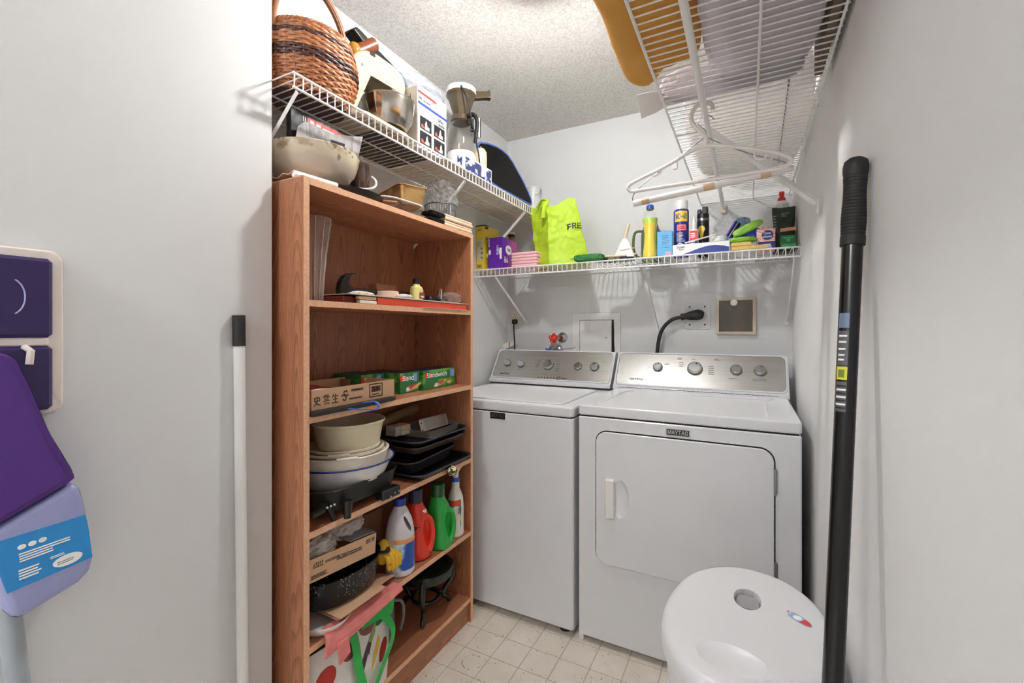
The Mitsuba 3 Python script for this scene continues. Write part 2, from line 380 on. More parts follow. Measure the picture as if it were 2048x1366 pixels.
for x in (.93,):
    k = part(rs, 'bracket', cat(tube([(x, .10, -.012), (x, .382, -.278)], .010, 4, flat=.4, up=(1, 0, 0)), tube([(x, .0, -.012), (x, .11, -.012)], .006, 4, flat=.5)), 'm_white_wire', False)
    part(k, 'foot', cat(bx(.020, .003, .045, (x, .3845, -.29), .001), X(cyl(.004, .002, n=10), (x, .383, -.300), rx=90)), 'm_white_plastic')
part(rs, 'rod_socket', cat(bx(.012, .026, .05, (.008, .1026, -.036), .003), X(cyl(.013, .014), (.0, .1026, -.031), ry=90)), 'm_cream_plate')
# ------------------------------------------------------------------ washer and dryer
FN = np.array([0, -1, .69]); FN = FN / np.linalg.norm(FN); FV = np.array([0, .69, 1.0]) / np.linalg.norm([0, .69, 1.0])
def face(x, z): return np.array([x, 2.20 + (z - .935) * .69, z])     # a point on the sloping control panels
def box_r(x0, x1, y0, y1, z0, z1, r, e=.004):                         # upright box with round vertical edges
    return X(rslab(x1 - x0, y1 - y0, r, z0, z1, e), ((x0 + x1) / 2, (y0 + y1) / 2, 0))
def knob(par, x, z, r):
    o = face(x, z); M = np.eye(4); M[:3, 0], M[:3, 1], M[:3, 2], M[:3, 3] = (1, 0, 0), FV, FN, o
    def P(m): m = m.copy(); m.apply_transform(M); return m
    k = part(par, 'knob', P(lathe([(0, .0005), (r, .0005), (r * 1.0, .006), (r * .93, .014), (r * .90, .018), (0, .018)], 40)), 'm_green_grey')
    part(k, 'cap', P(lathe([(0, .0185), (r * .80, .0185), (r * .80, .0205), (r * .72, .0225), (0, .0228)], 40)), 'm_chrome')
    part(k, 'rim', P(lathe([(r * .80, .018), (r * .93, .014), (r * .95, .0165), (r * .84, .0205)], 40)), 'm_chrome')
    part(k, 'pointer', P(bx(r * .16, r * .26, .001, (r * .2, r * .55, .0228), 0)), 'm_ink')
def console(t, x0, x1, badge_x, logo):
    prof = Polygon([(2.188, .914), (2.188, .931), (2.2, .936), (2.302, 1.084), (2.312, 1.091), (2.335, 1.091), (2.385, 1.06), (2.395, .914)]).buffer(-.004).buffer(.004)
    b = ext(prof, x1 - x0); M = np.eye(4); M[:3, :3] = np.array([[0, 0, 1], [1, 0, 0], [0, 1, 0]]); b.apply_transform(M); b.apply_translation((x0, 0, 0))
    k = part(t, 'console', b, 'm_enamel', 25)
    w = x1 - x0 - .022
    P = rslab(w, .174, .022, 0, .004, .0015); c = face((x0 + x1) / 2, 1.013)
    part(k, 'face_plate', onto(P, c, (1, 0, 0), FV, .0004), 'm_brushed', 30)
    rim = ext(Polygon(rr(w + .012, .186, .028)).difference(Polygon(rr(w + .001, .175, .0225))), .006)
    part(k, 'face_rim', onto(rim, c, (1, 0, 0), FV, .0003), 'm_enamel', 30)
    return k
def ftext(k, s, h, x, z, m='m_ink', width=None): part(k, 'lettering', onto(text(s, h, width), face(x, z), (1, 0, 0), FV, .0048), m, False)
def fart(k, a, x, z, m='m_grey_ink'): part(k, 'print', onto(a, face(x, z), (1, 0, 0), FV, .0048), m, False)

dr_ = thing('dryer', 'white front-loading dryer with a square door and brushed steel control panel, right of the washer', 'dryer')
DX0, DX1, DY0, DY1 = -.584, .153, 1.664, 2.395
cab = part(dr_, 'cabinet', b2(DX0 + .001, DX1 - .001, DY0, DY1, .022, .872, .004), 'm_enamel', False)
part(dr_, 'top_deck', X(rslab(DX1 - DX0, DY1 - DY0, .010, .877, .917, .007), ((DX0 + DX1) / 2, (DY0 + DY1) / 2, 0)), 'm_enamel_top')
part(dr_, 'deck_gap', b2(DX0 + .008, DX1 - .008, DY0 + .006, DY1 - .01, .870, .879), 'm_dark_gap', False)
for x, h in ((DX0 + .07, 0), (DX1 - .09, 0)):
    part(dr_, 'deck_rib', tube(spline([(x + .03, 2.16, .9175), (x + .012, 2.12, .9185), (x, 1.95, .9185), (x - .004, 1.72, .9175)], 16), .005, 8, flat=.5), 'm_enamel_top')
part(dr_, 'lint_cover', X(rslab(.30, .075, .008, .9168, .9192, .001), (-.07, 2.145, 0)), 'm_enamel_top')
for x in (DX0 + .05, DX1 - .05): part(dr_, 'foot', cyl(.022, .026, (x, DY0 + .06, 0)), 'm_black_matte')
part(dr_, 'corner_foot', b2(DX0 + .001, DX0 + .02, DY0 + .002, DY0 + .03, 0, .024, .002), 'm_enamel', False)
# door
cx, cz, w, h = (-.511 + .076) / 2, (.822 + .322) / 2, .587, .50
def fr(m): return onto(m, (0, DY0, 0), (1, 0, 0), (0, 0, 1), 0)
part(dr_, 'door_gap', fr(X(rslab(w + .008, h + .008, .046, -.001, .0012, .0005), (cx, cz, 0))), 'm_dark_gap')
door = X(rslab(w, h, .042, .0005, .011, .004), (cx, cz, 0))
pocket = X(ico(4), (-.418, .578, .011), s=(.034, .070, .0088)); pocket.vertices[:, 0] = np.clip(pocket.vertices[:, 0], -.438, 9)
mm = lambda q: m3.Manifold(m3.Mesh(np.asarray(trimesh.Trimesh(q.vertices, q.faces).vertices, np.float32), np.asarray(trimesh.Trimesh(q.vertices, q.faces).faces, np.uint32)))
try:
    deep = door
    q = (mm(deep) - mm(pocket)).to_mesh(); door = trimesh.Trimesh(q.vert_properties[:, :3], q.tri_verts)
except Exception: pass
d = part(dr_, 'door', fr(door), 'm_enamel', 30)
part(d, 'handle', fr(X(rslab(.034, .146, .006, .008, .026, .005), (-.455, .576, 0))), 'm_white_plastic')
for z0, z1 in ((.676, .761), (.38, .464)):
    part(d, 'hinge', cat(X(cyl(.004, z1 - z0, n=12), (.079, DY0 - .005, z0)), b2(.078, .086, DY0 - .004, DY0, z0 + .006, z1 - .006)), 'm_dull_chrome')
k = part(dr_, 'badge', fr(bx(.078, .024, .004, (-.2165, .8455, .001), .001)), 'm_black_plastic', False)
part(k, 'lettering', fr(X(text('MAYTAG', .0145, .068), (-.2505, .8385, .0031))), 'm_chrome', False)
part(k, 'frame', fr(X(ext(Polygon(rr(.080, .026, .002)).difference(Polygon(rr(.0745, .0205, .002))), .0036), (-.2165, .8455, 0))), 'm_chrome', False)
k = console(dr_, -.590, .157, 0, 0)
for x, z, r in ((-.386, 1.022, .023), (-.218, 1.022, .034), (-.045, 1.022, .025), (.050, 1.022, .025)): knob(k, x, z, r)
ftext(k, 'MAYTAG', .011, -.512, .960)
for i, (x, z) in enumerate(((-.30, 1.062), (-.135, 1.062))): fart(k, lines_art(.022, .012, 2, .5, i), x, z)
for x, z, w_, h_, n in ((-.29, 1.03, .028, .03, 3), (-.16, 1.0, .026, .05, 5), (-.075, .985, .055, .008, 1), (.02, .983, .055, .010, 2), (-.355, 1.035, .02, .012, 2), (-.43, 1.02, .018, .006, 1), (-.235, 1.064, .03, .005, 1), (-.225, .972, .012, .005, 1)):
    fart(k, lines_art(w_, h_, n, .3, n), x, z)
part(k, 'seam', b2(-.565, .115, 2.1875, 2.19, .9255, .9275), 'm_dark_gap', False)

ws = thing('washer', 'white top-loading washer with a brushed steel control panel, between bookcase and dryer', 'washing machine')
WX0, WX1, WY0, WY1 = -1.297, -.601, 1.653, 2.385
part(ws, 'cabinet', X(slab(lambda i: rr(WX1 - WX0 - 2 * i, WY1 - WY0 - 2 * i, .014), .028, .858, .005), ((WX0 + WX1) / 2, (WY0 + WY1) / 2, 0)), 'm_enamel')
part(ws, 'deck_gap', b2(WX0 + .008, WX1 - .008, WY0 + .006, WY1 - .01, .855, .865), 'm_dark_gap', False)
part(ws, 'top_deck', X(rslab(WX1 - WX0, WY1 - WY0, .02, .862, .903, .008), ((WX0 + WX1) / 2, (WY0 + WY1) / 2, 0)), 'm_enamel_top')
lid = part(ws, 'lid', X(rslab(.575, .475, .03, .902, .9105, .005), (-.945, 1.925, 0)), 'm_enamel_top')
for x in (WX0 + .06, WX1 - .05): part(ws, 'foot', cyl(.024, .032, (x, WY0 + .05, 0)), 'm_black_matte')
k = part(ws, 'badge', onto(bx(.072, .027, .004, (-.940, .8425, .001), .001), (0, WY0, 0), (1, 0, 0), (0, 0, 1), 0), 'm_black_plastic', False)
part(k, 'lettering', onto(X(text('MAYTAG', .0145, .062), (-.971, .8355, .0031)), (0, WY0, 0), (1, 0, 0), (0, 0, 1), 0), 'm_dull_chrome', False)
k = console(ws, -1.300, -.604, 0, 0)
for x, z, r in ((-1.215, 1.015, .021), (-1.127, 1.012, .022), (-.959, 1.012, .031), (-.790, 1.011, .022), (-.700, 1.012, .024)): knob(k, x, z, r)
ftext(k, 'MAYTAG', .010, -1.243, .955)
for x, z, w_, h_, n in ((-1.035, 1.0, .03, .05, 4), (-.915, .985, .03, .05, 4), (-.985, 1.055, .05, .005, 1), (-.985, .966, .05, .005, 1), (-1.23, .985, .02, .004, 1), (-1.14, .983, .02, .004, 1), (-.80, .98, .02, .004, 1), (-.715, .98, .026, .004, 1), (-.752, 1.02, .018, .004, 1), (-.668, 1.04, .02, .004, 1)):
    fart(k, lines_art(w_, h_, n, .3, n), x, z)
fart(k, cat(*[flat(.006, .007, i * .0185) for i in range(6)]), -1.005, .945, 'm_ink')
fart(k, ext(Point(0, .008).buffer(.010).difference(Point(.001, .008).buffer(.006)), .0003), -.885, .942, 'm_ink')
fart(k, lines_art(.045, .006, 2, .5, 3), -.868, .947, 'm_ink')

# ------------------------------------------------------------------ waste bin in the foreground
mat('bin_plastic', (214, 214, 216), .38)
mat('bin_dark', (112, 108, 110), .45); mat('bin_flap', (150, 147, 149), .45)
mat('sticker_blue', (150, 172, 206), .3)
mat('sticker_red', (206, 66, 60), .3)
wb = thing('waste_bin', 'white oval waste bin with round hole and small sticker in its lid, before dryer', 'bin', at=(-.004, 1.10, 0), rz=-5.6)
E_ = lambda i, z, n=72: pz(ell(.165 - i, .244 - i, n, 2.15), z)
part(wb, 'body', loft([E_(.055, 0), E_(.045, .004), E_(.024, .30), E_(.008, .535), E_(.010, .54), E_(.012, .54)]), 'm_bin_plastic')
lid = loft([E_(.006, .534), E_(.001, .536), E_(0, .541), E_(0, .556), E_(.002, .566), E_(.008, .5745), E_(.018, .5785), E_(.04, .5805), E_(.09, .582)])
ring = lambda a, z, s=1: pz(ell(.0215 * s, .0335 * s, 32, 2.2), z)
hole = X(ext(Polygon(ell(.0285, .044, 48, 2.1)), .2), (-.003, .073, .50), rz=6)
scoop = X(ico(4), (-.01, -.155, .595), s=(.075, .05, .024))
try:
    q = (mm(lid) - mm(hole) - mm(scoop)).to_mesh(); lid = trimesh.Trimesh(q.vert_properties[:, :3], q.tri_verts)
except Exception as e: print('lid', e)
lk = part(wb, 'lid', lid, 'm_bin_plastic', 40)
well = X(loft([pz(ell(.0286, .0441, 40, 2.1), .579), pz(ell(.0286, .0441, 40, 2.1), .5575), pz(ell(.022, .036, 40, 2.1), .5555)], cap0=False), (-.003, .073, 0), rz=6)
part(lk, 'hole_cup', well, 'm_bin_dark')
part(lk, 'flap', X(bx(.050, .040, .002, (0, .018, 0), .0005), (-.003, .070, .562), rz=6, rx=14), 'm_bin_flap')
st = Polygon(ell(.0125, .031, 40)); 
part(lk, 'sticker', X(ext(st, .0006), (.096, .056, .5812), rz=54), 'm_sticker_blue', False)
part(lk, 'sticker_print', X(ext(st.buffer(-.0015).intersection(sbox(-.1, -.1, .1, -.010)), .0004), (.096, .056, .5818), rz=54), 'm_sticker_red', False)
part(lk, 'sticker_print', X(ext(unary_union([affinity.translate(Point(0, 0).buffer(.0085), 0, .001), Polygon(ell(.006, .0045, 20, c=(0, .022)))]), .0004), (.096, .056, .5818), rz=54), 'm_light_ink', False)
part(lk, 'sticker_print', X(ext(unary_union([sbox(-.004, .019, .004, .0205), sbox(-.004, .0225, .004, .0245), sbox(-.004, -.022, -.001, -.014), sbox(.001, -.026, .004, -.018)]), .0003), (.096, .056, .5822), rz=54), 'm_sticker_red', False)

# ------------------------------------------------------------------ poles and mop in the foreground
mat('pole_black', (14, 14, 15), .16)
ep = thing('extension_pole', 'long black extension pole with a ribbed grip leaning on the right wall', 'pole')
A, B = np.array([.092, .834, 0.0]), np.array([.166, .957, 1.503]); L = np.linalg.norm(B - A); D = (B - A) / L
def along(prof, n=28):
    m = lathe(prof, n); z = D; x = np.cross([0, 1, 0], z); x /= np.linalg.norm(x); M = np.eye(4); M[:3, 0], M[:3, 1], M[:3, 2], M[:3, 3] = x, np.cross(z, x), z, A
    m.apply_transform(M); return m
g0 = L - .152
part(ep, 'tube', along([(0, .0), (.0150, 0), (.0150, g0), (0, g0)]), 'm_pole_black')
gp = [(0, g0 - .001), (.0178, g0 - .001), (.0180, g0 + .014)]
for i in range(18):
    z = g0 + .018 + i * .0057
    k = .0165 + .0008 * math.cos((i - 4) / 17 * 6.28)
    gp += [(k, z), (k + .0009, z + .0012), (k + .0009, z + .0036), (k, z + .0046)]
gp += [(.0182, L - .026), (.0186, L - .016), (.0168, L - .006), (.011, L - .001), (0, L)]
part(ep, 'grip', along(gp), 'm_black_matte', 40)
mat('label_grey', (84, 84, 88), .4); mat('label_yellow', (214, 206, 60), .4); mat('label_blue', (104, 122, 150), .4); mat('label_green', (110, 130, 40), .4)
def wrap(z0, z1, a0, a1, m, r=.0153):
    t = np.linspace(a0, a1, 10); z = D; x = np.cross([0, 1, 0], z); x /= np.linalg.norm(x); y = np.cross(z, x); C0 = lambda q, zz: A + D * zz + r * (np.cos(q)[:, None] * x + np.sin(q)[:, None] * y)
    V = np.vstack([C0(t, z0), C0(t, z1)]); n = len(t); i = np.arange(n - 1)
    return part(ep, 'label', trimesh.Trimesh(V, np.vstack([np.c_[i, i + 1, i + 1 + n], np.c_[i, i + 1 + n, i + n]]), process=False), m, False)
ka = math.radians(-128)
for z0, z1, m, dz in ((1.215, 1.24, 'm_label_blue', 0), (1.152, 1.21, 'm_label_grey', 0), (1.128, 1.15, 'm_label_yellow', 0), (1.075, 1.125, 'm_label_grey', 0)): wrap(z0, z1, ka - .55, ka + .55, m)
for i in range(7): wrap(1.08 + i * .006, 1.083 + i * .006, ka - .5, ka + .5, 'm_light_ink' if i % 2 else 'm_ink', .01535)
for i, z in enumerate((1.16, 1.168, 1.178, 1.19, 1.2)): wrap(z, z + .003, ka - .45, ka + .2 + .05 * i, 'm_light_ink', .01535)
wrap(1.132, 1.145, ka - .35, ka + .3, 'm_label_green', .01535)

wp = thing('broom_handle', 'thin white pole with a black grip cap leaning on the wall beside the bookcase', 'pole')
part(wp, 'shaft', tube([(-1.078, .655, 0), (-1.0935, .6515, 1.19)], .0125, 16), 'm_white_plastic')
gz = np.linspace(0, 1, 25); P0, P1 = np.array([-1.0933, .6515, 1.168]), np.array([-1.0945, .651, 1.2425])
part(wp, 'grip', tube(P0 + (P1 - P0) * gz[:, None], .0142 + .0004 * np.cos(gz * 75), 18), 'm_black_matte')

mat('purple', (76, 38, 120), .32); mat('purple_dark', (40, 24, 74), .4); mat('mop_bottle', (150, 154, 200), .3, coat=.2); mat('mop_label', (44, 138, 206), .35); mat('pad_cream', (214, 204, 196), .8, sheen=.3)
mat('pole_blue_grey', (160, 168, 176), .35)
mop = thing('spray_mop', 'purple spray mop with a blue-labelled bottle hung head up on the near left wall', 'mop')
xm = -1.088
pad = loft([np.c_[np.full(40, xx), rr(.150 - 2 * i, .285 - 2 * i, .02, 10, (.257, 1.203))] for xx, i in ((xm - .017, .002), (xm - .012, 0), (xm + .004, 0), (xm + .009, .004))])
part(mop, 'pad', crumple(pad, .004, 40, 2), 'm_pad_cream', 50)
k = part(mop, 'head', cat(bx(.022, .116, .136, (xm + .012, .257, 1.262), .006), bx(.022, .116, .110, (xm + .012, .257, 1.125), .006)), 'm_purple_dark', False)
part(k, 'strip', cat(bx(.014, .108, .018, (xm + .012, .257, 1.187), .004), tube([(xm + .026, .278, 1.18), (xm + .034, .284, 1.172), (xm + .034, .282, 1.15)], .005, 8)), 'm_pad_cream')
part(k, 'emblem', tube(np.c_[np.full(16, xm + .0235), .262 + .018 * np.cos(np.linspace(-1.2, 1.2, 16)), 1.262 + .03 * np.sin(np.linspace(-1.2, 1.2, 16))], .0012, 5), 'm_mop_bottle')
def tilt(p2, x): return np.c_[np.full(len(p2), x), p2]
nk = [(.225, 1.18), (.262, 1.165), (.278, 1.12), (.303, 1.034), (.334, .957), (.334, .947), (.29, .925), (.249, .905), (.205, .886), (.19, 1.0)]
neck = Polygon(nk).buffer(-.008).buffer(.008)
part(mop, 'neck', loft([tilt(np.array(neck.buffer(-i).exterior.segmentize(.01).coords)[:-1][:60] if False else np.array([neck.buffer(-i).exterior.interpolate(s, True).coords[0] for s in np.linspace(0, 1, 60, endpoint=False)]), x) for x, i in ((xm + .0, .0), (xm + .045, 0), (xm + .06, .004), (xm + .066, .014))]), 'm_purple', 40)
bq = [(.228, .893), (.331, .944), (.341, .925), (.352, .86), (.358, .80), (.353, .779), (.337, .765), (.268, .743), (.256, .75), (.240, .82)]
bot = Polygon(bq).buffer(-.006).buffer(.006)
ring_ = lambda g, x: tilt(np.array([g.exterior.interpolate(s, True).coords[0] for s in np.linspace(0, 1, 60, endpoint=False)]), x)
bk = part(mop, 'bottle', loft([ring_(bot.buffer(-i), x) for x, i in ((xm + .0, .004), (xm + .006, 0), (xm + .048, 0), (xm + .057, .004), (xm + .061, .012))]), 'm_mop_bottle', 40)
u, v = np.array([0, .998, .06]), np.array([0, -.06, .998])
lab = bot.buffer(-.004).intersection(Polygon([(.20, .878), (.36, .884), (.372, .82), (.36, .806), (.235, .792)]))
part(bk, 'label', cat(onto(ext(affinity.translate(lab, 0, 0), .0016), (xm + .060, 0, 0), (0, 1, 0), (0, 0, 1))), 'm_mop_label', False)
o = np.array([xm + .0622, .256, .796])
part(bk, 'print', cat(onto(lines_art(.062, .016, 4, .55, 2), o + .010 * u + .040 * v, u, v), onto(lines_art(.034, .018, 4, .55, 4), o + .008 * u + .012 * v, u, v), onto(lines_art(.02, .005, 2, .5, 5), o + .045 * u + .027 * v, u, v), onto(ext(unary_union([Polygon(ell(.005, .004, 20, c=(i * .012, 0))) for i in range(3)]), .0003), o + .014 * u + .064 * v, u, v), onto(ext(Polygon(ell(.019, .0095, 30)), .0003), o + .066 * u + .016 * v, u, v)), 'm_light_ink', False)
part(bk, 'print', onto(lines_art(.026, .006, 2, .4, 9), o + .053 * u + .013 * v, u, v, .0006), 'm_grey_ink', False)
part(mop, 'shaft', tube([(xm + .004, .257, .86), (xm + .006, .276, .617), (xm + .010, .322, 0)], .0150, 16), 'm_pole_blue_grey')
part(mop, 'tube', tube([(xm + .056, .243, .885), (xm + .058, .252, .80)], .0022, 8), 'm_cream_plate')

# ------------------------------------------------------------------ on the back wall
def bw(m, off=0.0): return onto(m, (0, YB, 0), (1, 0, 0), (0, 0, 1), off)     # art drawn in x, z on the back wall
t = thing('wall_outlet', 'cream two-socket wall outlet above the left end of the washer', 'outlet')
part(t, 'plate', bw(X(rslab(.074, .116, .004, 0, .006, .003), (-1.268, 1.277, 0))), 'm_cream_plate')
part(t, 'socket', bw(X(rslab(.034, .030, .012, .005, .0075, .001), (-1.268, 1.300, 0))), 'm_warm_white')
part(t, 'slot', bw(cat(flat(.003, .010, -1.276, 1.297, .008), flat(.003, .008, -1.263, 1.298, .008), X(cyl(.003, .008, n=10), (-1.268, 1.291, 0)))), 'm_ink', False)
t = thing('power_cord', 'thin black plug and cord hanging from the cream outlet behind the washer', 'cord')
part(t, 'plug', bw(X(loft([pz(rr(.014, .016, .004, 4, (0, -.006)), .034), pz(rr(.030, .026, .008, 4), .024), pz(rr(.034, .030, .012, 4), .008)]), (-1.268, 1.258, 0))), 'm_black_matte', 50)
part(t, 'cord', tube(spline([(-1.268, YB - .028, 1.25), (-1.266, YB - .030, 1.21), (-1.262, YB - .028, 1.14), (-1.262, YB - .028, 1.02)], 20), .0042, 8), 'm_black_matte')
t = thing('hose_box', 'small white bent metal strap with a copper edge in the corner above the washer', 'bracket')
part(t, 'strap', sheet(lambda u, v: np.stack([-1.325 + .075 * u, YB - .065 + .055 * np.sin(u * 1.5), 1.082 + .035 * np.sin(u * 1.5) + .035 * v], -1), 12, 4, .003), 'm_white_plastic')
mat('copper', (170, 110, 80), .35, .8)
part(t, 'pipe_edge', bx(.005, .004, .03, (-1.292, YB - .040, 1.122), .001), 'm_copper', False)
t = thing('water_valve', 'chrome water tap with a red handle on the wall behind the washer', 'valve')
part(t, 'flange', bw(X(lathe([(0, 0), (.031, 0), (.029, .008), (.018, .016), (.011, .02), (.011, .03), (0, .03)]), (-.958, 1.163, 0))), 'm_chrome')
part(t, 'body', tube([(-.966, YB - .03, 1.161), (-.984, YB - .045, 1.155), (-1.006, YB - .052, 1.118), (-1.022, YB - .054, 1.088), (-1.03, YB - .05, 1.05)], .0075, 10), 'm_dull_chrome')
part(t, 'handle', cat(X(lathe([(0, 0), (.019, .002), (.021, .010), (.014, .016), (0, .018)], 14), (-.990, YB - .055, 1.158), rx=70, rz=-30), *[X(tube(np.c_[.010 * np.cos(np.linspace(0, 6.28, 14)[:-1]), .010 * np.sin(np.linspace(0, 6.28, 14)[:-1]), np.zeros(13)], .0035, 6, True), (-.992 + .017 * math.cos(a), YB - .062, 1.158 + .017 * math.sin(a)), rx=80) for a in (.3, 1.5, 2.8, 4.1, 5.3)]), 'm_red_plastic')
t = thing('water_valve', 'chrome water tap with a blue handle below the red one behind the washer', 'valve')
part(t, 'flange', bw(X(lathe([(0, 0), (.029, 0), (.027, .010), (.020, .018), (0, .024)]), (-.985, 1.092, 0))), 'm_chrome')
part(t, 'body', tube([(-.985, YB - .02, 1.09), (-.985, YB - .055, 1.09)], .014, 12), 'm_dull_chrome')
part(t, 'handle', cat(*[tube([(-1.026, YB - .06, 1.082), (-1.026 + .022 * math.cos(a), YB - .058, 1.082 + .022 * math.sin(a))], .006, 8) for a in (-.4, .9, 2.2, 3.4, 4.6)], X(lathe([(0, 0), (.012, 0), (.012, .012), (0, .012)]), (-1.026, YB - .055, 1.082), rx=90)), 'm_blue_plastic')
solo('wire_probe', tube(spline([(-.968, YB - .03, 1.087), (-.93, YB - .035, 1.098), (-.868, YB - .03, 1.105)], 14), .0014, 6), 'm_dull_chrome', 'thin grey wire sticking out sideways from the lower tap', 'wire')
t = thing('access_panel', 'white wall access panel with a black open slot at its right, above the washer', 'panel')
fr_ = Polygon([(-.897, 1.03), (-.897, 1.303), (-.617, 1.303), (-.617, 1.03)]); dq = Polygon([(-.852, 1.03), (-.852, 1.263), (-.664, 1.263), (-.664, 1.03)]); sl = Polygon([(-.667, 1.055), (-.667, 1.264), (-.655, 1.264), (-.650, 1.055)])
part(t, 'frame', bw(ext(fr_.difference(dq.buffer(.0015)).difference(sl), .003)), 'm_white_plastic', False)
part(t, 'outline', bw(ext(fr_.buffer(.0012), .0008)), 'm_grey_ink', False)
part(t, 'slot', bw(ext(sl, .0014)), 'm_dark_gap', False)
d = part(t, 'door', bw(ext(dq.buffer(-.0015).difference(sl.buffer(.001)), .005)), 'm_white_plastic', False)
part(d, 'latch', bw(cat(X(ext(Point(0, 0).buffer(.006).difference(Point(0, 0).buffer(.0045)), .0056), (-.697, 1.163, 0)), X(bx(.002, .009, .001, (0, 0, .0056)), (-.697, 1.163, 0), rz=-40))), 'm_grey_ink', False)
t = thing('dryer_outlet', 'large white dryer socket plate with four screws on the back wall', 'outlet')
part(t, 'plate', bw(X(rslab(.124, .130, .008, 0, .006, .002), (-.226, 1.276, 0))), 'm_wall')
for x in (-.262, -.190):
    for z in (1.234, 1.325): part(t, 'screw', bw(X(cyl(.0045, .008, n=12), (x, z, 0))), 'm_ink')
part(t, 'socket', bw(X(cyl(.026, .012, n=24), (-.222, 1.278, 0))), 'm_white_plastic')
t = thing('power_cord', 'thick black dryer plug and cord curving down behind the dryer', 'cord')
part(t, 'plug', tube(spline([(-.195, YB - .035, 1.280), (-.215, YB - .04, 1.283), (-.245, YB - .045, 1.28), (-.275, YB - .05, 1.276), (-.298, YB - .052, 1.272)], 18), np.interp(np.linspace(0, 1, 18), [0, .1, .3, .6, .85, .9, 1], [.017, .024, .028, .022, .014, .018, .017]), 14, up=(0, 0, 1)), 'm_black_matte', 50)
part(t, 'cord', tube(spline([(-.29, YB - .052, 1.272), (-.335, YB - .055, 1.262), (-.385, YB - .055, 1.215), (-.408, YB - .055, 1.14), (-.420, YB - .055, 1.02)], 30), .0095, 10), 'm_black_matte')
mat('aged_frame', (190, 178, 160), .5); mat('smoke', (88, 80, 72), .25); mat('brown_dirt', (150, 134, 112), .6)
t = thing('vent_box', 'square smoked vent box with worn cream frame on the back wall above the dryer', 'vent')
ou, inn = sbox(-.137, 1.186, .036, 1.366), sbox(-.124, 1.199, .023, 1.352)
part(t, 'frame', bw(crumple(subdiv(ext(ou.difference(inn), .026), .02), .0015, 60, 3)), 'm_aged_frame', 30)
part(t, 'back', bw(ext(inn, .004)), 'm_brown_dirt', False)
part(t, 'cover', bw(ext(sbox(-.128, 1.195, .027, 1.356), .002), .022), film('smoked', (96, 86, 76), .28), False)
part(t, 'flap', bw(cat(X(ext(Polygon([(-.118, 1.20), (-.118, 1.33), (-.09, 1.30), (-.06, 1.20)]), .003), (0, 0, .006)), X(ext(Polygon([(-.012, 1.205), (-.012, 1.335), (.004, 1.335), (.004, 1.205)]), .003), (0, 0, .008)))), 'm_smoke', False)
part(t, 'knob', bw(X(cyl(.016, .006, n=28, e=.002), (-.058, 1.340, .026))), 'm_white_plastic')
# ------------------------------------------------------------------ on the upper left wire shelf
ZS = 1.8695
def wick(c1, c2):
    return mikit.proc(lambda p, n, uv: mix(c1, c2, dr.clip(noise(p.x * 160, p.y * 160, p.z * 90) * .7 + noise(p.x * 30, p.y * 30, p.z * 400) * .4, 0, 1)))
mat('wicker', wick(lin((116, 62, 34)), lin((204, 138, 92))), .38, spec=.6)
mat('wicker_dark', wick(lin((38, 20, 16)), lin((82, 44, 34))), .4, spec=.6)
mat('handle_wood', (150, 96, 58), .35)
bk = thing('wicker_basket', 'round brown wicker basket with dark woven bands and an arched handle', 'basket', at=(-1.155, .895, ZS), s=.80)
def brad(t): return np.interp(t, [0, .12, .3, .5, .7, .88, 1], [.76, .86, .95, 1.0, .985, .925, .87])
NR, NU = 24, 34
for i in range(NR):
    t = (i + .5) / NR; k = brad(t); a = np.linspace(0, 2 * math.pi, NU * 4, endpoint=False)
    wv = .0035 * np.cos(a * NU / 1.0 * .5 * 1.0 + math.pi * i) if False else .0034 * np.cos(a * NU / 2 + math.pi * (i % 2))
    P = np.c_[(.166 * k + wv) * np.cos(a), (.172 * k + wv) * np.sin(a), np.full(len(a), .008 + t * .218)]
    dark = .42 < t < .60 or .80 < t < .87
    part(bk, 'weave_row', tube(P, .0054, 6, True, flat=1.0, up=(0, 0, 1)), 'm_wicker_dark' if dark else 'm_wicker', 60, 'dark brown woven row' if dark else None)
a = np.linspace(0, 2 * math.pi, NU, endpoint=False)
for q in a: part(bk, 'stake', tube([(.166 * brad(t) * math.cos(q), .172 * brad(t) * math.sin(q), .004 + t * .222) for t in np.linspace(0, 1, 8)], .0034, 6), 'm_wicker')
a = np.linspace(0, 2 * math.pi, 120, endpoint=False)
for j in range(3):
    P = np.c_[(.166 * .86 + .005 * np.cos(a * 20 + j * 2.1)) * np.cos(a), (.172 * .86 + .005 * np.cos(a * 20 + j * 2.1)) * np.sin(a), .231 + .005 * np.sin(a * 20 + j * 2.1)]
    part(bk, 'rim', tube(P, .0055, 6, True), 'm_wicker')
part(bk, 'base', X(slab(lambda i: ell(.114 - i, .138 - i, 48), 0, .008, .003), (0, 0, .001)), 'm_wicker_dark')
a = np.linspace(-.04, math.pi + .04, 40)
for dx in (-.008, .008):
    part(bk, 'handle', tube(np.c_[np.full(40, dx + .03), -.160 * np.cos(a) - .004, .205 + .235 * np.sin(a)], .0075, 8, flat=.6), 'm_handle_wood')
mat('pin_wood', mikit.proc(lambda p, n, uv: mix(lin((92, 46, 24)), lin((132, 74, 42)), noise(p.x * 60, p.y * 60, p.z * 300))), .35)
mat('amber', (176, 120, 30), .12, coat=.6)
solo('rolling_pin', tube(np.array([(-1.19, .955, 2.03), (-1.125, 1.127, 2.180)]), .0215, 20), 'm_pin_wood', 'dark brown wooden rolling pin sticking up out of the wicker basket', 'rolling pin')
solo('glass_ball', X(ico(3), (-1.135, 1.048, 2.121), s=(.021, .021, .024)), 'm_amber', 'small amber glass ball lying in the wicker basket beside the rolling pin', 'ornament', smooth=True)

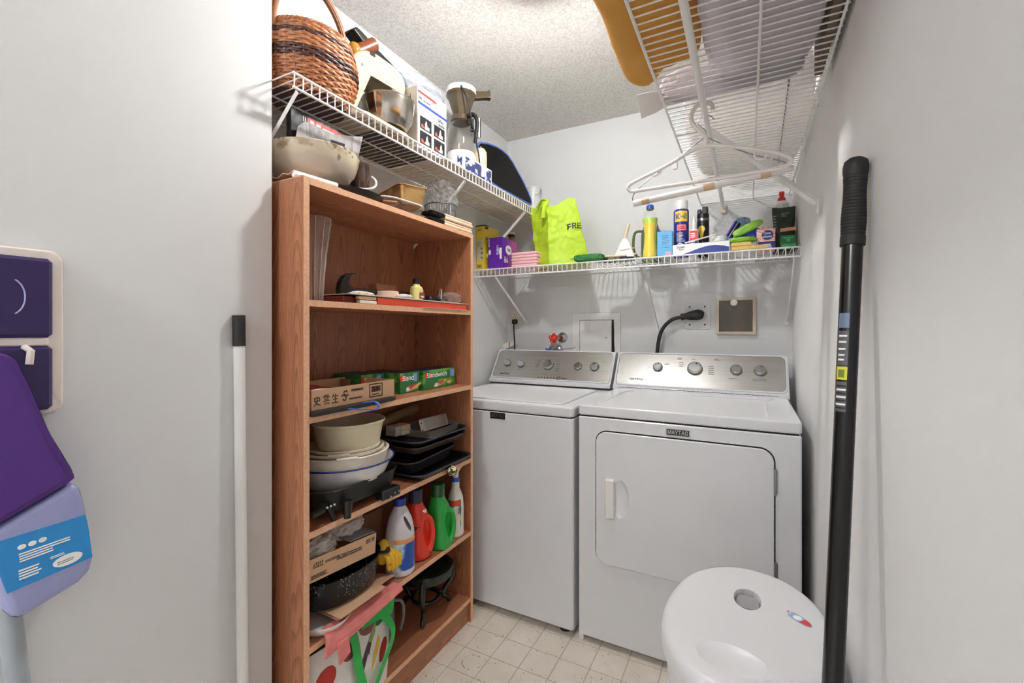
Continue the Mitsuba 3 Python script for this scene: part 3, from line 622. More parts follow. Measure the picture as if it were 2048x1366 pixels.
mat('mixer_cream', (182, 169, 142), .3, coat=.3); mat('mixer_grey', (120, 114, 104), .4); mat('steel', (176, 170, 160), .14, 1.0)
mx = thing('stand_mixer', 'cream stand mixer with a black handle on top, right of the wicker basket', 'mixer')
def yz(poly, x0, x1, e=.006):      # silhouette drawn in (y, z), thickness along x with eased edges
    g = lambda i: np.array([poly.buffer(-i, join_style=1).exterior.interpolate(s, True).coords[0] for s in np.linspace(0, 1, 90, endpoint=False)])
    return loft([np.c_[np.full(90, x), g(i)] for x, i in ((x0, e), (x0 + e * .3, e * .3), (x0 + e, 0), (x1 - e, 0), (x1 - e * .3, e * .3), (x1, e))])
body = Polygon([(.985, 1.885), (.992, 1.99), (1.002, 2.06), (1.035, 2.10), (1.07, 2.125), (1.12, 2.137), (1.19, 2.139), (1.245, 2.128), (1.262, 2.10), (1.258, 2.062), (1.235, 2.047), (1.19, 2.047), (1.165, 2.075), (1.12, 2.09), (1.055, 2.085), (1.034, 2.06), (1.022, 1.99), (1.032, 1.885)]).buffer(.006).buffer(-.006)
part(mx, 'body', yz(body, -1.205, -1.10, .010), 'm_mixer_cream', 50)
part(mx, 'foot', X(loft([pz(rr(.17, .28, .06), 0), pz(rr(.18, .29, .065), .006), pz(rr(.17, .28, .06), .020), pz(rr(.12, .23, .05), .026)]), (-1.135, 1.115, ZS + .001)), 'm_mixer_cream', 50)
part(mx, 'neck', bx(.095, .040, .1, (-1.1525, 1.008, 1.93), .01), 'm_mixer_cream')
part(mx, 'beater', tube([(-1.13, 1.20, 2.05), (-1.13, 1.20, 1.96)], .006, 8), 'm_dull_chrome')
part(mx, 'panel', X(bx(.002, .022, .010, (0, 0, 0), .0004), (-1.099, 1.095, 2.121), rx=8), 'm_black_plastic', False)
part(mx, 'badge', bx(.002, .007, .008, (-1.099, 1.05, 2.064), .0004), 'm_grey_ink', False)
hd = Polygon([(1.04, 2.183), (1.055, 2.20), (1.08, 2.197), (1.15, 2.177), (1.215, 2.165), (1.262, 2.150), (1.276, 2.115), (1.262, 2.095), (1.255, 2.13), (1.21, 2.141), (1.15, 2.140), (1.10, 2.155)]).buffer(.004).buffer(-.004)
part(mx, 'handle', yz(hd, -1.178, -1.128, .006), 'm_black_plastic', 50)
solo('mixing_bowl', X(lathe([(0, .002), (.05, 0), (.066, .004), (.080, .030), (.0865, .07), (.0875, .096), (.0895, .0975), (.0895, .0995), (.086, .0985), (.0845, .07), (.078, .030), (.064, .006), (0, .005)], 56), (-1.105, 1.176, ZS + .0285)), 'm_steel', 'shiny steel mixing bowl standing under the head of the cream mixer', 'bowl')

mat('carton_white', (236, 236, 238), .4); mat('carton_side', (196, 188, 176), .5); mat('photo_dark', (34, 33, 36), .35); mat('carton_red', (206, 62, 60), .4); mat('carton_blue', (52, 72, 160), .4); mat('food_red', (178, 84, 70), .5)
ab = thing('appliance_box', 'white carton with four small dark photographs and red and blue stripes on its front', 'box')
x1 = -1.055
part(ab, 'carton', cat(b2(-1.24, x1, 1.270, 1.445, ZS + .001, 2.098, .001)), 'm_carton_white', False)
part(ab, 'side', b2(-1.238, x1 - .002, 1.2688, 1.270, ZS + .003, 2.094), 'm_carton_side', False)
F = lambda m, y, z, off=.0004: onto(m, (x1, y, z), (0, 1, 0), (0, 0, 1), off)
part(ab, 'stripe', F(flat(.108, .010), 1.271, 2.070), 'm_carton_red', False)
part(ab, 'stripe', F(flat(.177, .010), 1.271, 2.030), 'm_carton_blue', False)
for i in range(2):
    for j in range(2):
        k = part(ab, 'photograph', F(flat(.066, .046), 1.283 + .082 * i, 1.945 - .054 * j), 'm_photo_dark', False)
        q = (i + j * 1.3)
        part(k, 'print', F(unary := cat(X(ext(Polygon([(0, 0), (.016, 0), (.013, .02), (.009, .03), (.004, .02)]), .0003), (.026 + .004 * q, .008, 0)), X(ext(Point(0, 0).buffer(.006), .0003), (.048, .012, 0)), X(flat(.03, .005), (.024, .004, 0))), 1.283 + .082 * i, 1.945 - .054 * j, .0008), 'm_light_ink', False)
        part(k, 'print', F(cat(X(ext(Point(0, 0).buffer(.007), .0003), (.013, .011, 0)), X(flat(.022, .006), (.006, .004, 0))), 1.283 + .082 * i, 1.945 - .054 * j, .0009), 'm_food_red', False)
part(ab, 'line', F(ext(sbox(0, 0, .172, .122).difference(sbox(.0015, .0015, .1705, .1205)), .0003), 1.270, 1.888), 'm_grey_ink', False)
for w_, h_, l_, y_, z_ in (('Mini', .012, .02, 1.275, 2.049), ('gourmet', .007, .045, 1.298, 2.049), ('Mini', .012, .034, 1.392, 2.010), ('Cuisine', .011, .052, 1.380, 1.995)):
    part(ab, 'lettering', F(text(w_, h_, l_), y_, z_), 'm_ink', False)
for i in range(4): part(ab, 'print', F(flat(.022, .004), 1.285 + .036 * i, 1.880), 'm_carton_red', False)
part(ab, 'lettering', onto(text('mini', .022, .05), (-1.135, 1.2686, 2.045), (1, 0, 0), (0, 0, 1), .0004), 'm_ink', False)
mat('blue_grey', (70, 78, 92), .4)
FILM = film('film_blue', (200, 208, 222), .28, .15)
pb = thing('plastic_bag', 'crumpled clear plastic bag of dark parts heaped on the white appliance carton', 'bag')
part(pb, 'film', lump(.085, .15, .055, (-1.185, 1.40, 2.150), .22, 3.2, 3), FILM, True)
part(pb, 'contents', cat(X(bx(.03, .15, .02, (0, 0, 0), .005), (-1.19, 1.36, 2.165), rz=14, rx=-8), X(bx(.05, .09, .03, (0, 0, 0), .008), (-1.20, 1.43, 2.155), rz=-20)), 'm_blue_grey', False)

mat('brown_clear', (72, 60, 40), .18, coat=.5)
GL = thin_glass('clear_plastic', 1.5, (232, 230, 226))
cm = thing('coffee_maker', 'white coffee maker with brown filter cone and clear jug beside the white carton', 'coffee maker', at=(-1.14, 1.672, ZS))
part(cm, 'base', lathe([(0, .001), (.064, .001), (.067, .01), (.067, .11), (.060, .128), (0, .130)], 48), 'm_white_plastic')
part(cm, 'jug', lathe([(.060, .131), (.063, .14), (.064, .19), (.060, .235), (.046, .262), (.044, .275)], 48), GL, True)
part(cm, 'collar', lathe([(0, .265), (.042, .266), (.046, .272), (.046, .292), (0, .293)], 40), 'm_brown_clear')
part(cm, 'cone', lathe([(.030, .292), (.034, .30), (.055, .365), (.062, .380), (.066, .384), (.066, .392), (.064, .408), (.060, .410), (.056, .380), (.032, .30)], 48), 'm_brown_clear')
part(cm, 'lid', lathe([(.0, .402), (.055, .402), (.0665, .394), (.0675, .40), (.066, .418), (.055, .424), (0, .426)], 48), 'm_white_plastic')
part(cm, 'spout', X(loft([pz(rr(.036, .026, .004, 4), 0), pz(rr(.030, .030, .004, 4), .055), pz(rr(.036, .036, .004, 4), .072)]), (.045, .040, .398), ry=80, rz=45), 'm_brown_clear', 30)
part(cm, 'handle', cat(tube(spline([(.046, -.012, .285), (.068, -.008, .288), (.082, .0, .27), (.080, .0, .20), (.074, .0, .165)], 24), np.linspace(.012, .010, 24), 10, flat=.8), bx(.012, .014, .06, (.062, -.006, .245), .003)), 'm_black_plastic')
part(cm, 'grip', tube([(.084, .014, .275), (.084, .014, .19)], .0105, 12), 'm_dull_chrome')
part(cm, 'power_cord', tube(spline([(.04, -.06, .40), (.068, -.05, .33), (.074, -.02, .24), (.078, .02, .13), (.082, .035, .03)], 30), .0032, 8), 'm_black_matte')

mat('box_blue', mikit.proc(lambda p, n, uv: mix(lin((52, 62, 112)), lin((206, 212, 232)), smoothstep(.5, .62, fbm(p.y * 40, p.z * 60, p.x * 40, 3)))), .35)
sb = thing('small_box', 'low white box with blue patterned sides on the shelf before the coffee maker', 'box')
part(sb, 'carton', b2(-1.070, -1.045, 1.545, 1.782, ZS + .001, ZS + .074, .001), 'm_carton_white', False)
part(sb, 'print', cat(b2(-1.045, -1.0446, 1.565, 1.775, ZS + .006, ZS + .066), b2(-1.072, -1.048, 1.5446, 1.545, ZS + .006, ZS + .066)), 'm_box_blue', False)
mat('pot_cream', (216, 198, 172), .4)
cp = thing('cream_pot', 'small cream coloured pot with a notched rim behind the blue patterned box', 'pot', at=(-1.100, 1.772, ZS), s=.76)
part(cp, 'body', lathe([(0, .001), (.036, .001), (.0385, .01), (.040, .19), (.038, .215), (.026, .234), (0, .238)], 36), 'm_pot_cream')
part(cp, 'lid_knob', lathe([(0, .236), (.012, .238), (.012, .25), (0, .252)], 20), 'm_brown_clear')

# sled-like black tray leaning on the wall
mat('tray_black', (13, 12, 12), .6, spec=.12); mat('tray_blue', (70, 110, 190), .35)
tr = thing('oval_tray', 'large black tray with blue rim on edge at the far end of the left shelf', 'tray')
op = Polygon([(1.785, 1.90), (1.775, 1.96), (1.785, 2.04), (1.81, 2.09), (1.86, 2.125), (1.95, 2.155), (2.05, 2.178), (2.12, 2.184), (2.18, 2.178), (2.22, 2.145), (2.25, 2.09), (2.275, 2.05), (2.29, 2.005), (2.292, 1.95), (2.275, 1.915), (2.24, 1.90), (1.9, 1.893)]).buffer(.02).buffer(-.02)
def lean(P, off): z = P[:, 1]; return np.c_[-1.058 - .40 * (z - 1.88) + off, P[:, 0], z]
rg = lambda i: np.array([op.buffer(-i).exterior.interpolate(s, True).coords[0] for s in np.linspace(0, 1, 110, endpoint=False)])
part(tr, 'bowl', loft([lean(rg(.006), .0), lean(rg(.03), -.02), lean(rg(.05), -.03), lean(rg(.05), -.033), lean(rg(.028), -.024), lean(rg(.0), -.006)], True, True), 'm_tray_black', 50)
P = lean(rg(.002), -.002)
part(tr, 'rim', tube(P, .006, 8, True), 'm_tray_blue')
pl = thing('small_pail', 'small pale grey pail with a wire handle in the corner of the left shelf', 'pail', at=(-1.125, 2.405, ZS))
part(pl, 'body', lathe([(0, .001), (.036, .001), (.043, .17), (.0455, .172), (.0455, .178), (.041, .177), (.034, .006), (0, .005)], 40), 'm_white_plastic')
part(pl, 'ear', cat(bx(.006, .012, .028, (.045, .012, .176), .002), bx(.006, .012, .028, (-.045, -.012, .176), .002)), 'm_white_plastic', False)
part(pl, 'bail', tube(spline([(.047, .012, .18), (.050, -.01, .15), (.046, -.03, .13), (.03, -.044, .125)], 14), .0016, 6), 'm_dull_chrome')
mat('liner', (196, 186, 168), .7); mat('dark_sheet', (40, 36, 36), .5)
solo('shelf_liner', b2(-1.315, -1.035, 1.40, 2.44, ZS - .0006, ZS + .0004), 'm_liner', 'beige shelf liner under the things at the far end of the left shelf', 'shelf liner')
solo('baking_sheet', b2(-1.30, -1.09, 1.10, 1.385, ZS - .0005, ZS + .0006), 'm_dark_sheet', 'dark flat baking sheet lying under the cream mixer on the wire shelf', 'baking sheet')

# ------------------------------------------------------------------ on top of the bookcase
ZT = 1.6045
mat('kraft', (190, 150, 118), .7); mat('kraft_dark', (150, 108, 80), .7)
cb = thing('flat_carton', 'flattened brown corrugated cardboard under the big bowl on the bookcase end', 'cardboard', at=(0, 0, 0))
part(cb, 'board', b2(-1.27, -1.022, .772, .90, ZT + .0006, ZT + .006, .001), 'm_kraft', False)
part(cb, 'fold', tube([(-1.06, .774, ZT + .016), (-1.045, .90, ZT + .016)], .0095, 12), 'm_carton_white')
part(cb, 'fold', sheet(lambda u, v: np.stack([-1.25 + .19 * u, .772 + .10 * v, ZT + .009 + .012 * u + .0035 * np.sin(u * 26)], -1), 40, 4, .003), 'm_kraft')
mat('pan_dark', (40, 32, 26), .25, .3); mat('pan_gold', (150, 116, 62), .3, .6)
pn = thing('frying_pan', 'shallow dark pan with a golden inside under the big bowl on the bookcase', 'pan', at=(-1.135, .995, ZT))
part(pn, 'body', lathe([(0, .001), (.095, .001), (.118, .006), (.128, .022), (.130, .022), (.121, .004), (.118, .005), (.094, .0035), (0, .0035)], 56), 'm_pan_dark')
part(pn, 'outside', lathe([(.096, .0008), (.1165, .0048), (.1275, .020), (.1283, .0195), (.119, .004), (.097, 0)], 56), 'm_pan_gold')
part(pn, 'handle', X(bx(.018, .05, .008, (0, 0, 0), .003), (.112, .098, .016), rz=-40), 'm_kraft_dark')
def _mott(p, n, uv):
    a = smoothstep(.42, .62, fbm(p.x * 26, p.y * 26, p.z * 30, 4)); b = smoothstep(.62, .7, fbm(p.x * 60, p.y * 60, p.z * 30 + 9, 3))
    t = smoothstep(1.690, 1.705, p.z + .004 * noise(p.y * 50, p.x * 50, 2))
    up = mix(mix(lin((206, 192, 168)), lin((168, 142, 110)), a), lin((96, 72, 52)), .7 * b)
    return mix(lin((196, 182, 164)), up, t)
mat('mottled', mikit.proc(_mott), .16, coat=.5)
solo('mottled_bowl', X(lathe([(0, .002), (.055, 0), (.075, .006), (.100, .028), (.119, .055), (.129, .084), (.132, .103), (.1295, .106), (.125, .103), (.121, .082), (.112, .06), (.09, .03), (.06, .012), (0, .010)], 64), (-1.158, .912, ZT + .024)), 'm_mottled', 'big cream bowl with a mottled brown glaze standing on the bookcase end', 'bowl')
mat('box_black', (30, 27, 26), .45); mat('box_red', (214, 96, 88), .45); mat('grey_card', (170, 166, 166), .6)
bb = thing('dark_box', 'black carton with a red panel standing upright in the mottled bowl', 'box')
part(bb, 'carton', b2(-1.140, -1.120, .810, 1.014, 1.697, 1.827, .001), 'm_box_black', False)
F = lambda m, y, z, off=.0004, x=-1.120: onto(m, (x, y, z), (0, 1, 0), (0, 0, 1), off)
part(bb, 'print', F(flat(.145, .055), .862, 1.765), 'm_box_red', False)
part(bb, 'print', cat(F(flat(.003, .014), .848, 1.803), F(flat(.003, .014), .854, 1.803), F(flat(.012, .010), .872, 1.804, .0008), F(flat(.016, .010), .892, 1.802, .0008), F(lines_art(.08, .022, 3), .914, 1.79, .0008)), 'm_light_ink', False)
gc = thing('torn_carton', 'grey cardboard sheet with a black drawing standing in the mottled bowl', 'cardboard')
pg = Polygon([(.818, 1.70), (.806, 1.735), (.812, 1.768), (.832, 1.788), (.852, 1.792), (.92, 1.790), (1.00, 1.812), (1.046, 1.828), (1.03, 1.765), (1.005, 1.72), (.98, 1.70)])
gx = lambda m: onto(m, (-1.095, 0, 0), (0, 1, 0), (0, 0, 1), 0)
part(gc, 'sheet', gx(ext(pg, .002)), 'm_grey_card', False)
part(gc, 'print', gx(cat(ext(Polygon([(.925, 1.745), (.968, 1.750), (.974, 1.778), (.920, 1.772)]), .0024), ext(sbox(.928, 1.737, .965, 1.742), .0024))), 'm_photo_dark', False)
part(gc, 'print', gx(X(cat(*[flat(.0016, random.Random(i).uniform(.02, .034), i * .0042, 0) for i in range(16)]), (.838, 1.752, .0018))), 'm_grey_ink', False)
part(gc, 'print', gx(ext(stroke([[(.998, 1.73), (1.005, 1.812)]], .0008), .0023)), 'm_grey_ink', False)
mat('brown_glaze', (58, 34, 28), .15, coat=.6)
bj = thing('brown_jug', 'dark brown glazed jug with a white curved handle right of the mottled bowl', 'jug', at=(-1.142, 1.078, ZT))
part(bj, 'body', lathe([(0, .001), (.024, .001), (.026, .02), (.031, .07), (.033, .12), (.030, .15), (.028, .152), (.026, .15), (.028, .12), (.02, .01), (0, .008)], 36), 'm_brown_glaze')
part(bj, 'handle', tube(spline([(.036, -.065, .052), (.052, -.02, .058), (.05, .02, .078), (.034, .036, .105), (.02, .032, .118)], 24), .0055, 8, flat=.7), 'm_white_plastic')
# glass dish with loaf pan in it
gd = thing('glass_dish', 'low clear glass dish under the copper loaf pan on the bookcase top', 'dish', at=(-1.115, 1.185, ZT), rz=-7)
part(gd, 'dish', loft([pz(rr(.17, .165, .04), .001), pz(rr(.19, .185, .045), .008), pz(rr(.20, .195, .05), .036)], True, False), thin_glass('dish_glass', 1.5, (240, 240, 238)), True)
part(gd, 'rim', tube(pz(rr(.20, .195, .05, 10), .037), .003, 6, True), 'm_white_plastic')
mat('copper_pan', mikit.proc(lambda p, n, uv: mix(lin((222, 180, 120)), lin((176, 128, 78)), smoothstep(.4, .8, fbm(p.x * 22, p.y * 22, p.z * 30, 3)))), .36, .8)
lp = thing('loaf_pan', 'copper coloured metal loaf pan resting on the clear glass dish', 'pan', at=(-1.138, 1.262, ZT + .0395), rz=-22, s=1.06)
L_ = lambda w, d, r, z: pz(rr(w, d, r, 6), z)
part(lp, 'body', loft([L_(.20, .076, .012, 0), L_(.206, .082, .014, .006), L_(.225, .096, .016, .058), L_(.234, .106, .018, .059), L_(.234, .106, .018, .061), L_(.222, .094, .016, .060), L_(.20, .078, .012, .004)]), 'm_copper_pan', 50)
# wire basket with plastic bag
wbk = thing('wire_basket', 'round chrome wire basket holding a clear plastic bag on the bookcase top', 'basket', at=(-1.115, 1.488, ZT))
a = np.linspace(0, 2 * math.pi, 44, endpoint=False)
prof = [(.020, .012), (.040, .016), (.054, .035), (.061, .062), (.0645, .095), (.0655, .108)]
for q in a: part(wbk, 'wire', tube(spline([(r * math.cos(q), r * math.sin(q), z) for r, z in prof], 8), .0013, 5), 'm_dull_chrome')
for r, z, q in ((.0655, .108, .0026), (.020, .012, .002), (.046, .002, .002), (.054, .035, .0015)): part(wbk, 'ring', tube(np.c_[r * np.cos(a), r * np.sin(a), np.full(44, z + (.001 if z < .01 else 0))], q, 6, True), 'm_dull_chrome')
part(wbk, 'foot_wire', cat(*[tube([(.030 * math.cos(q), .030 * math.sin(q), .014), (.046 * math.cos(q), .046 * math.sin(q), .003)], .0015, 5) for q in (0, 1.57, 3.14, 4.71)]), 'm_dull_chrome')
FILM2 = film('film_white', (226, 226, 228), .13, .08)
solo('clear_bag', lump(.055, .060, .080, (-1.115, 1.490, ZT + .130), .34, 2.7, 8, 5), FILM2, 'crumpled clear plastic bag stuffed into the chrome wire basket', 'bag', smooth=True)
mat('pale_wood', mikit.proc(lambda p, n, uv: mix(lin((222, 186, 156)), lin((236, 212, 188)), noise(p.x * 40, p.y * 12, p.z * 300))), .5)
for i, (dy, z) in enumerate(((0, .0125), (.004, .0375))):
    br = thing('wooden_brush', ('lower' if i == 0 else 'upper') + ' of two pale wooden brushes with black bristles stacked on the bookcase top', 'brush', at=(-1.047, 1.385 + dy, ZT), rz=-2)
    part(br, 'handle', cat(X(rbox(.06, .185, .0125, .0055), (0, .092, z - .0055)), X(rbox(.056, .18, .010, .0048), (-.002, .094, z + .0062))), 'm_pale_wood')
    k = part(br, 'bristles', cat(*[tube([(x, .002, z - .006 + h), (x + .002, -.075 - .012 * random.Random(x * 99 + h * 7).random(), z - .007 + h)], .0012, 4) for x in np.linspace(-.027, .027, 26) for h in (.0015, .006, .0105)]), 'm_black_matte')
    labels[k] = {'kind': 'stuff'}
# ------------------------------------------------------------------ things on the bookcase shelves
Z1, Z2, Z3, Z4, Z5 = (SH[i] + .0006 for i in range(1, 6))
PX = lambda m, x, y, z, off=.0004: onto(m, (x, y, z), (0, 1, 0), (0, 0, 1), off)     # flat art on a face turned to the room (+x)
def cut(body, *tools):
    try:
        q = mm(body)
        for t in tools: q = q - mm(t)
        q = q.to_mesh(); return trimesh.Trimesh(q.vert_properties[:, :3], q.tri_verts)
    except Exception as e: print('cut', e); return body
# -- first shelf
film('rib', (240, 232, 224), .55, .2)
a = np.linspace(0, 2 * math.pi, 96, endpoint=False)
fl = lambda r, z, k: np.c_[r * (1 + k * np.cos(12 * a)) * np.cos(a), r * (1 + k * np.cos(12 * a)) * np.sin(a), np.full(96, z)]
gv = thing('glass_vase', 'tall clear fluted vase at the near end of the upper bookcase shelf', 'vase', at=(-1.135, .893, Z1))
part(gv, 'vase', (loft([fl(.026, .001, 0), fl(.028, .006, .03), fl(.030, .08, .045), fl(.036, .15, .04), fl(.046, .21, .02), fl(.052, .25, 0)], True, False)), film('vase_film', (236, 222, 210), .14, .1), True)
for q in np.linspace(0, 2 * math.pi, 12, endpoint=False): part(gv, 'rib', tube([(r * math.cos(q), r * math.sin(q), z) for r, z in ((.0275, .004), (.0315, .08), (.038, .15), (.0465, .21), (.052, .248))], .0011, 5), 'm_rib')  # thin pale strips standing in for bright highlights on the flutes
mat('iron', (34, 28, 26), .38, .5)
hm = thing('claw_hammer', 'dark claw hammer lying with its claw up on the upper bookcase shelf', 'hammer')
hp = Polygon([(.962, 1.2885), (.984, 1.2885), (.984, 1.315), (.990, 1.322), (1.02, 1.322), (1.02, 1.338), (1.0, 1.345), (.992, 1.352), (.993, 1.366), (1.006, 1.380), (1.026, 1.387), (1.0, 1.386), (.978, 1.376), (.963, 1.356), (.957, 1.334)]).buffer(.002).buffer(-.002)
part(hm, 'head', yz(hp, -1.118, -1.095, .005), 'm_iron', 40)
part(hm, 'handle', tube([(-1.106, 1.01, 1.331), (-1.112, 1.10, 1.334), (-1.13, 1.30, 1.337)], [.008, .010, .013], 10), 'm_iron')
mat('red_box', (204, 72, 44), .45); mat('red_dark', (120, 44, 32), .5); mat('grey_top', (190, 182, 172), .5)
rb = thing('flat_red_box', 'long flat red box with a grey lid lying on the upper bookcase shelf', 'box')
part(rb, 'base', cat(b2(-1.21, -1.022, 1.04, 1.538, Z1, Z1 + .024, .001)), 'm_red_box', False)
part(rb, 'end', b2(-1.20, -1.045, .925, 1.039, Z1, Z1 + .021, .001), 'm_red_dark', False)
part(rb, 'lid', b2(-1.215, -1.019, .93, 1.542, Z1 + .0245, Z1 + .028, .0008), 'm_grey_top', False)
part(rb, 'gap', b2(-1.212, -1.0212, .93, 1.54, Z1 + .0236, Z1 + .0246), 'm_dark_gap', False)
solo('torn_paper', crumple(subdiv(b2(-1.10, -1.006, 1.25, 1.535, Z1 - .0002, Z1 + .0004), .02), .0003, 30, 4), 'm_light_ink', 'strip of torn white paper under the red box at the shelf edge', 'paper')
mat('pale_block', (216, 178, 134), .5)
wc = thing('wood_block', 'pale wooden block beside the red box at the front of the upper bookcase shelf', 'block')
part(wc, 'upper', b2(-1.040, -1.0235, .965, 1.036, Z1 + .0125, Z1 + .0235, .0015), 'm_pale_block', False)
part(wc, 'lower', b2(-1.040, -1.0225, .968, 1.037, Z1, Z1 + .010, .0015), 'm_warm_white', False)
mat('rag', (226, 214, 204), .8, sheen=.3); mat('tape', (226, 196, 166), .6)
for i, (y, x, s, sz) in enumerate(((1.045, -1.10, .050, .009), (1.195, -1.056, .032, .009))):
    solo('white_rag', lump(.026, s, sz, (x, y, Z1 + .0285 + sz * .75), .22, 3, 11 + i, 3, flatbot=.7), 'm_rag', ('crumpled white rag beside the hammer' if i == 0 else 'small white cloth scrap beside the beige tape roll') + ' on the flat red box', 'rag', smooth=True)
solo('tape_roll', X(lathe([(.030, .001), (.0445, .001), (.045, .002), (.045, .023), (.0445, .024), (.030, .024), (.0295, .012), (.030, .001)], 44), (-1.11, 1.165, Z1 + .045 - .0155)), 'm_tape', 'roll of beige masking tape lying on the flat red box', 'tape')
mat('brown_block', (150, 96, 66), .5)
solo('small_brown_box', b2(-1.20, -1.16, 1.175, 1.275, Z1 + .029, 1.373, .001), 'm_brown_block', 'small brown box standing behind the beige tape roll', 'box')
mat('bottle_yellow', (232, 216, 140), .35); mat('label_brown', (136, 72, 58), .5)
yb = thing('yellow_bottle', 'small yellow bottle with a black cap standing on the flat red box', 'bottle', at=(-1.10, 1.318, Z1 + .0285))
part(yb, 'body', loft([pz(ell(.017, .0235, 40, 2.6), .0), pz(ell(.0185, .026, 40, 2.6), .003), pz(ell(.0185, .0265, 40, 2.6), .046), pz(ell(.016, .022, 40, 2.4), .054), pz(ell(.0115, .0135, 40, 2), .058), pz(ell(.0115, .0135, 40, 2), .064)]), 'm_bottle_yellow', 50)
part(yb, 'cap', lathe([(0, .064), (.0135, .064), (.014, .066), (.0138, .082), (.012, .084), (0, .084)], 28), 'm_black_plastic')
part(yb, 'label', PX(X(flat(.030, .022), (-.006, .010, 0)), .0186, 0, 0), 'm_label_brown', False)
part(yb, 'print', cat(PX(X(text('Balsam', .0045, .022), (-.003, .036, 0)), .0186, 0, 0), PX(X(ext(Polygon(ell(.010, .004, 20)), .0003), (.010, .017, 0)), .0186, 0, 0, .0008)), 'm_tape', False)
mat('dark_stuff', (28, 26, 30), .4)
bc_ = thing('binder_clip', 'black folding clip with a steel lever at the far end of the flat red box', 'clip', at=(-1.13, 1.445, Z1 + .0285))
part(bc_, 'body', cat(bx(.05, .07, .026, (0, 0, .0135), .008), X(bx(.012, .05, .018, (0, 0, 0), .006), (.03, .055, .022), rz=15)), 'm_dark_stuff', False)
part(bc_, 'lever', tube([(.0, .045, .02), (.0, .055, .045), (.0, .060, .062), (.0, .068, .062), (.0, .066, .02)], .004, 6), 'm_chrome')
FILM3 = film('film_clear', (236, 222, 214), .14, .1)
solo('small_clear_bag', lump(.035, .045, .020, (-1.065, 1.490, Z1 + .050), .30, 3, 21, 3, flatbot=.9), FILM3, 'small crumpled clear bag at the far end of the upper bookcase shelf', 'bag', smooth=True)
# -- second shelf
mat('ink_brown', (46, 30, 24), .6)
lm = thing('folded_bag', 'flattened black bag under the cardboard tray on the second bookcase shelf', 'bag')
part(lm, 'cloth', ext(Polygon([(-.999, .787), (-.999, 1.02), (-1.01, 1.10), (-1.015, 1.112), (-1.06, 1.10), (-1.20, 1.02), (-1.20, .787)]), .010, Z2), 'm_black_matte', False)
part(lm, 'strap', tube(spline([(-1.002, .90, Z2 + .005), (-.992, .94, Z2 - .002), (-.985, .985, Z2 - .010), (-.984, 1.003, Z2 - .009), (-.990, 1.010, Z2 + .002), (-1.0, 1.005, Z2 + .009), (-1.01, .97, Z2 + .0095)], 30), .0035, 6, flat=.5), 'm_blue_plastic')
ct = thing('cardboard_tray', 'open brown cardboard tray with black print on the second bookcase shelf', 'tray', at=(-1.135, .966, Z2 + .0105))
part(ct, 'walls', carton(.205, .318, .054), 'm_kraft', False)
part(ct, 'flap', bx(.045, .0015, .05, (-.06, .1, .027)), 'm_kraft_dark', False)
f0 = .1026
S_ = lambda L, w: stroke(L, w)
c1 = S_([[(.5, 1), (.5, .45), (.38, .2), (.05, 0)], [(.15, .82), (.85, .82), (.85, .5), (.15, .5), (.15, .82)], [(.3, .38), (.55, .18), (.95, .02)]], .09)
c2 = S_([[(.15, .98), (.85, .98)], [(.05, .72), (.05, .84), (.95, .84), (.95, .72)], [(.5, .98), (.5, .64)], [(.22, .76), (.36, .76)], [(.22, .66), (.36, .66)], [(.64, .76), (.78, .76)], [(.64, .66), (.78, .66)], [(.2, .54), (.8, .54)], [(.05, .38), (.95, .38)], [(.45, .38), (.2, .06), (.8, .06)], [(.66, .24), (.92, 0)]], .06)
c3_ = S_([[(.28, 1), (.1, .62)], [(.2, .76), (.9, .76)], [(.18, .42), (.84, .42)], [(.04, .04), (.96, .04)], [(.53, 1), (.53, .04)]], .09)
for i, g in enumerate((c1, c2, c3_)):
    part(ct, 'lettering', PX(ext(affinity.scale(g, .024, .026, origin=(0, 0)), .0003), f0, -.153 + i * .030, .011), 'm_ink_brown', False)
part(ct, 'lettering', PX(ext(stroke([[(.009, .026), (.004, .031), (-.004, .028), (-.004, .021), (.004, .014), (.004, .006), (-.003, .003), (-.008, .008)]], .0035).union(sbox(-.014, .0155, .014, .0175)).union(sbox(-.014, .019, .014, .0205)), .0003), f0, -.046, .010), 'm_ink_brown', False)
part(ct, 'print', cat(PX(X(bars(.046, .007, 24, 5), (0, 0, 0)), f0, -.022, .036), PX(bars(.048, .0045, 20, 7), f0, -.03, .013)), 'm_ink_brown', False)
part(ct, 'barcode', cat(PX(ext(sbox(0, 0, .056, .042).difference(sbox(.003, .003, .053, .039)), .0003), f0, .048, .008), PX(bars(.038, .018, 22, 3), f0, .057, .024), PX(lines_art(.03, .005, 1, .6), f0, .060, .015)), 'm_ink_brown', False)
mat('foil_red', (178, 66, 44), .35); mat('foam', (226, 218, 208), .5)
solo('red_packet', X(bx(.10, .085, .004, (0, 0, 0), .0015), (-1.13, .905, Z2 + .052), rz=18, ry=6), 'm_foil_red', 'red packet with a white edge lying in the cardboard tray', 'packet', smooth=False)
solo('white_pouch', lump(.045, .055, .014, (-1.085, .885, Z2 + .043), .1, 2, 31, 3, flatbot=.9), 'm_foam', 'shiny white pouch under the red packet in the cardboard tray', 'pouch', smooth=True)
mat('zip_green', mikit.proc(lambda p, n, uv: mix(lin((38, 112, 52)), lin((98, 158, 60)), smoothstep(.5, .66, fbm(p.y * 26 + p.x * 20, p.z * 40, 0, 2)))), .35)
mat('zip_navy', (30, 36, 66), .35); mat('zip_lab', (132, 150, 214), .4); mat('zip_bread', (206, 170, 110), .5)
